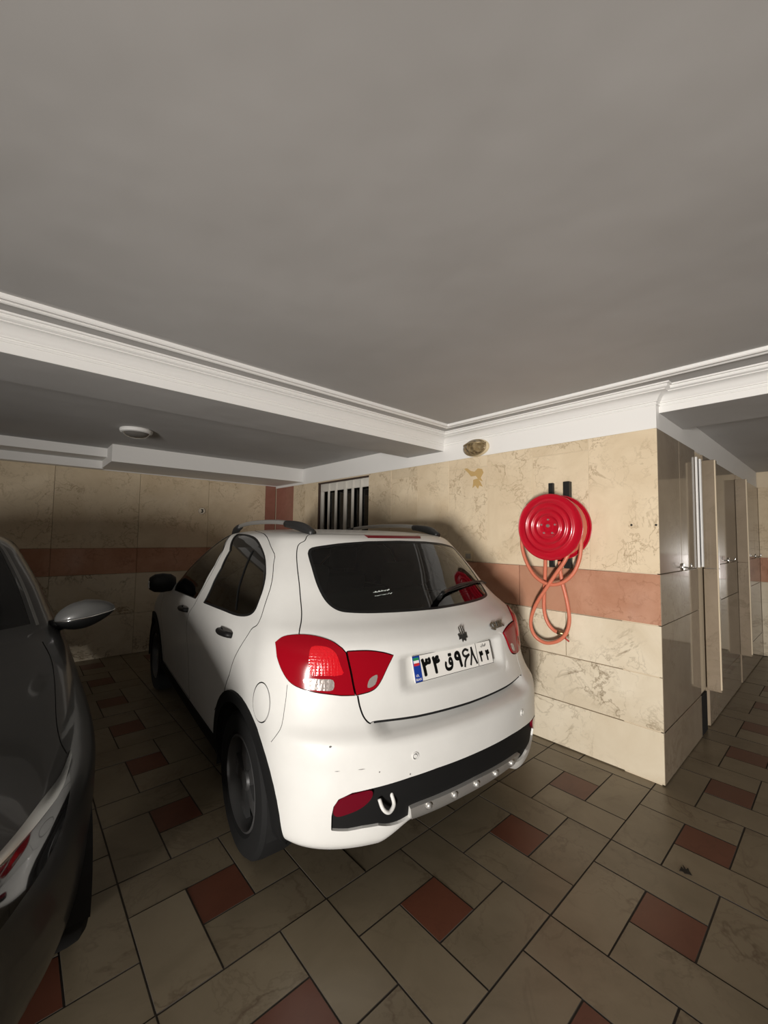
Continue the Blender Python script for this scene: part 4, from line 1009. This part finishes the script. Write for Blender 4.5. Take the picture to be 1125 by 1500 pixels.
lathe('rim', [(0, -.002), (.125, -.002), (.128, -.012), (.122, -.030), (.108, -.036), (.100, -.034)], M_PLASTER, dome, 48, 'z')
lathe('glass', [(.104, -.032), (.096, -.046), (.075, -.062), (.045, -.072), (0, -.076)], pm('smoky_lamp_glass', (.15, .14, .13), .2, coat=.5), dome, 40, 'z')
disc = lathe('number_disc', [(0, -.006), (.044, -.006), (.047, -.003), (.047, -.0005), (0, -.0005)], pm('disc_cream', (.90, .80, .64), .5), None, 40, 'y', (0, 0, 0), (1, 1), (1.857, YB-.001, 1.748))
tag(disc, 'round cream number disc reading 3 on the back wall', 'sign')
text('digit', '3', .052, M_INK, disc, ((0, -.0062, 0), (1, 0, 0), (0, 0, 1)), .001, 0, 1.2, fat=.03)
disc_ring = tube('border', [(.043*math.cos(t), -.006, .043*math.sin(t)) for t in np.linspace(0, 2*math.pi, 33)], .0022, pm('disc_brown', (.10, .05, .03), .5), disc, 6)
sw = empty('wall_socket', (XW, 2.175, 1.286)); tag(sw, 'small cream wall socket just above the pink band', 'socket')
box('plate', (-.012, -.042, -.040), (-.001, .042, .040), M_CREAM, sw, .004); box('insert', (-.016, -.026, -.022), (-.011, .026, .022), pm('socket_grey', (.38, .35, .30), .4), sw, .003)
# glue stains left on the marble
M_STAIN = pm('glue_stain', (.50, .34, .14), .5)
rs = random.Random(11)
for i, blobs in enumerate(([(680, 687), (684, 686), (690, 690), (695, 691), (700, 686), (706, 687), (708, 692), (704, 700), (707, 705), (701, 703), (697, 697), (690, 698), (686, 693)], [(693, 703), (699, 701), (703, 705), (707, 713), (702, 711), (700, 716), (696, 711), (692, 715), (693, 708)])):
    P = [on(p, 0, XW-.0015) for p in blobs]; c = np.mean(P, 0); n = len(P)
    v = [p-c for p in P]+[p-c+np.array([.0035, 0, 0]) for p in P]
    o = mesh('glue_stain', v, [tuple(range(n)), tuple(range(n, 2*n))[::-1]]+[(k, (k+1) % n, n+(k+1) % n, n+k) for k in range(n)], M_STAIN, None, False, c)
    tag(o, ['brown glue stain directly below the bulkhead lamp, the larger upper one', 'smaller brown glue stain below the larger stain under bulkhead lamp'][i], 'stain', 'glue stains on the marble')
for i, p in enumerate(((925, 769), (961, 769))):
    w_ = on(p, 0, XW); o = lathe('screw_plug', [(0, -.004), (.005, -.004), (.007, -.0005), (0, -.0005)], M_INK, None, 12, 'x', (0, 0, 0), (1, 1), (XW-.0005, w_[1], w_[2]))
    tag(o, ['tiny black screw plug in marble right of the hose reel', 'tiny black screw plug in marble beside the pillar edge'][i], 'screw plug', 'screw plugs in the marble')

# dirt smudge on the floor
P = [on(p, 2, .0) for p in ((998, 1270), (1002, 1274), (1000, 1267), (1005, 1274), (1008, 1272), (1010, 1277), (1014, 1283), (1008, 1281), (1003, 1280), (1000, 1277), (995, 1276))]; c = np.mean(P, 0); n = len(P)
o = mesh('dirt_smudge', [q-c+np.array([0, 0, .0022]) for q in P]+[q-c+np.array([0, 0, .0008]) for q in P], [tuple(range(n)), tuple(range(n, 2*n))[::-1]]+[(k, (k+1) % n, n+(k+1) % n, n+k) for k in range(n)], pm('dirt', (.02, .016, .012), .9), None, False, c)
tag(o, 'small dark smudge of dirt on a cream floor tile', 'dirt')
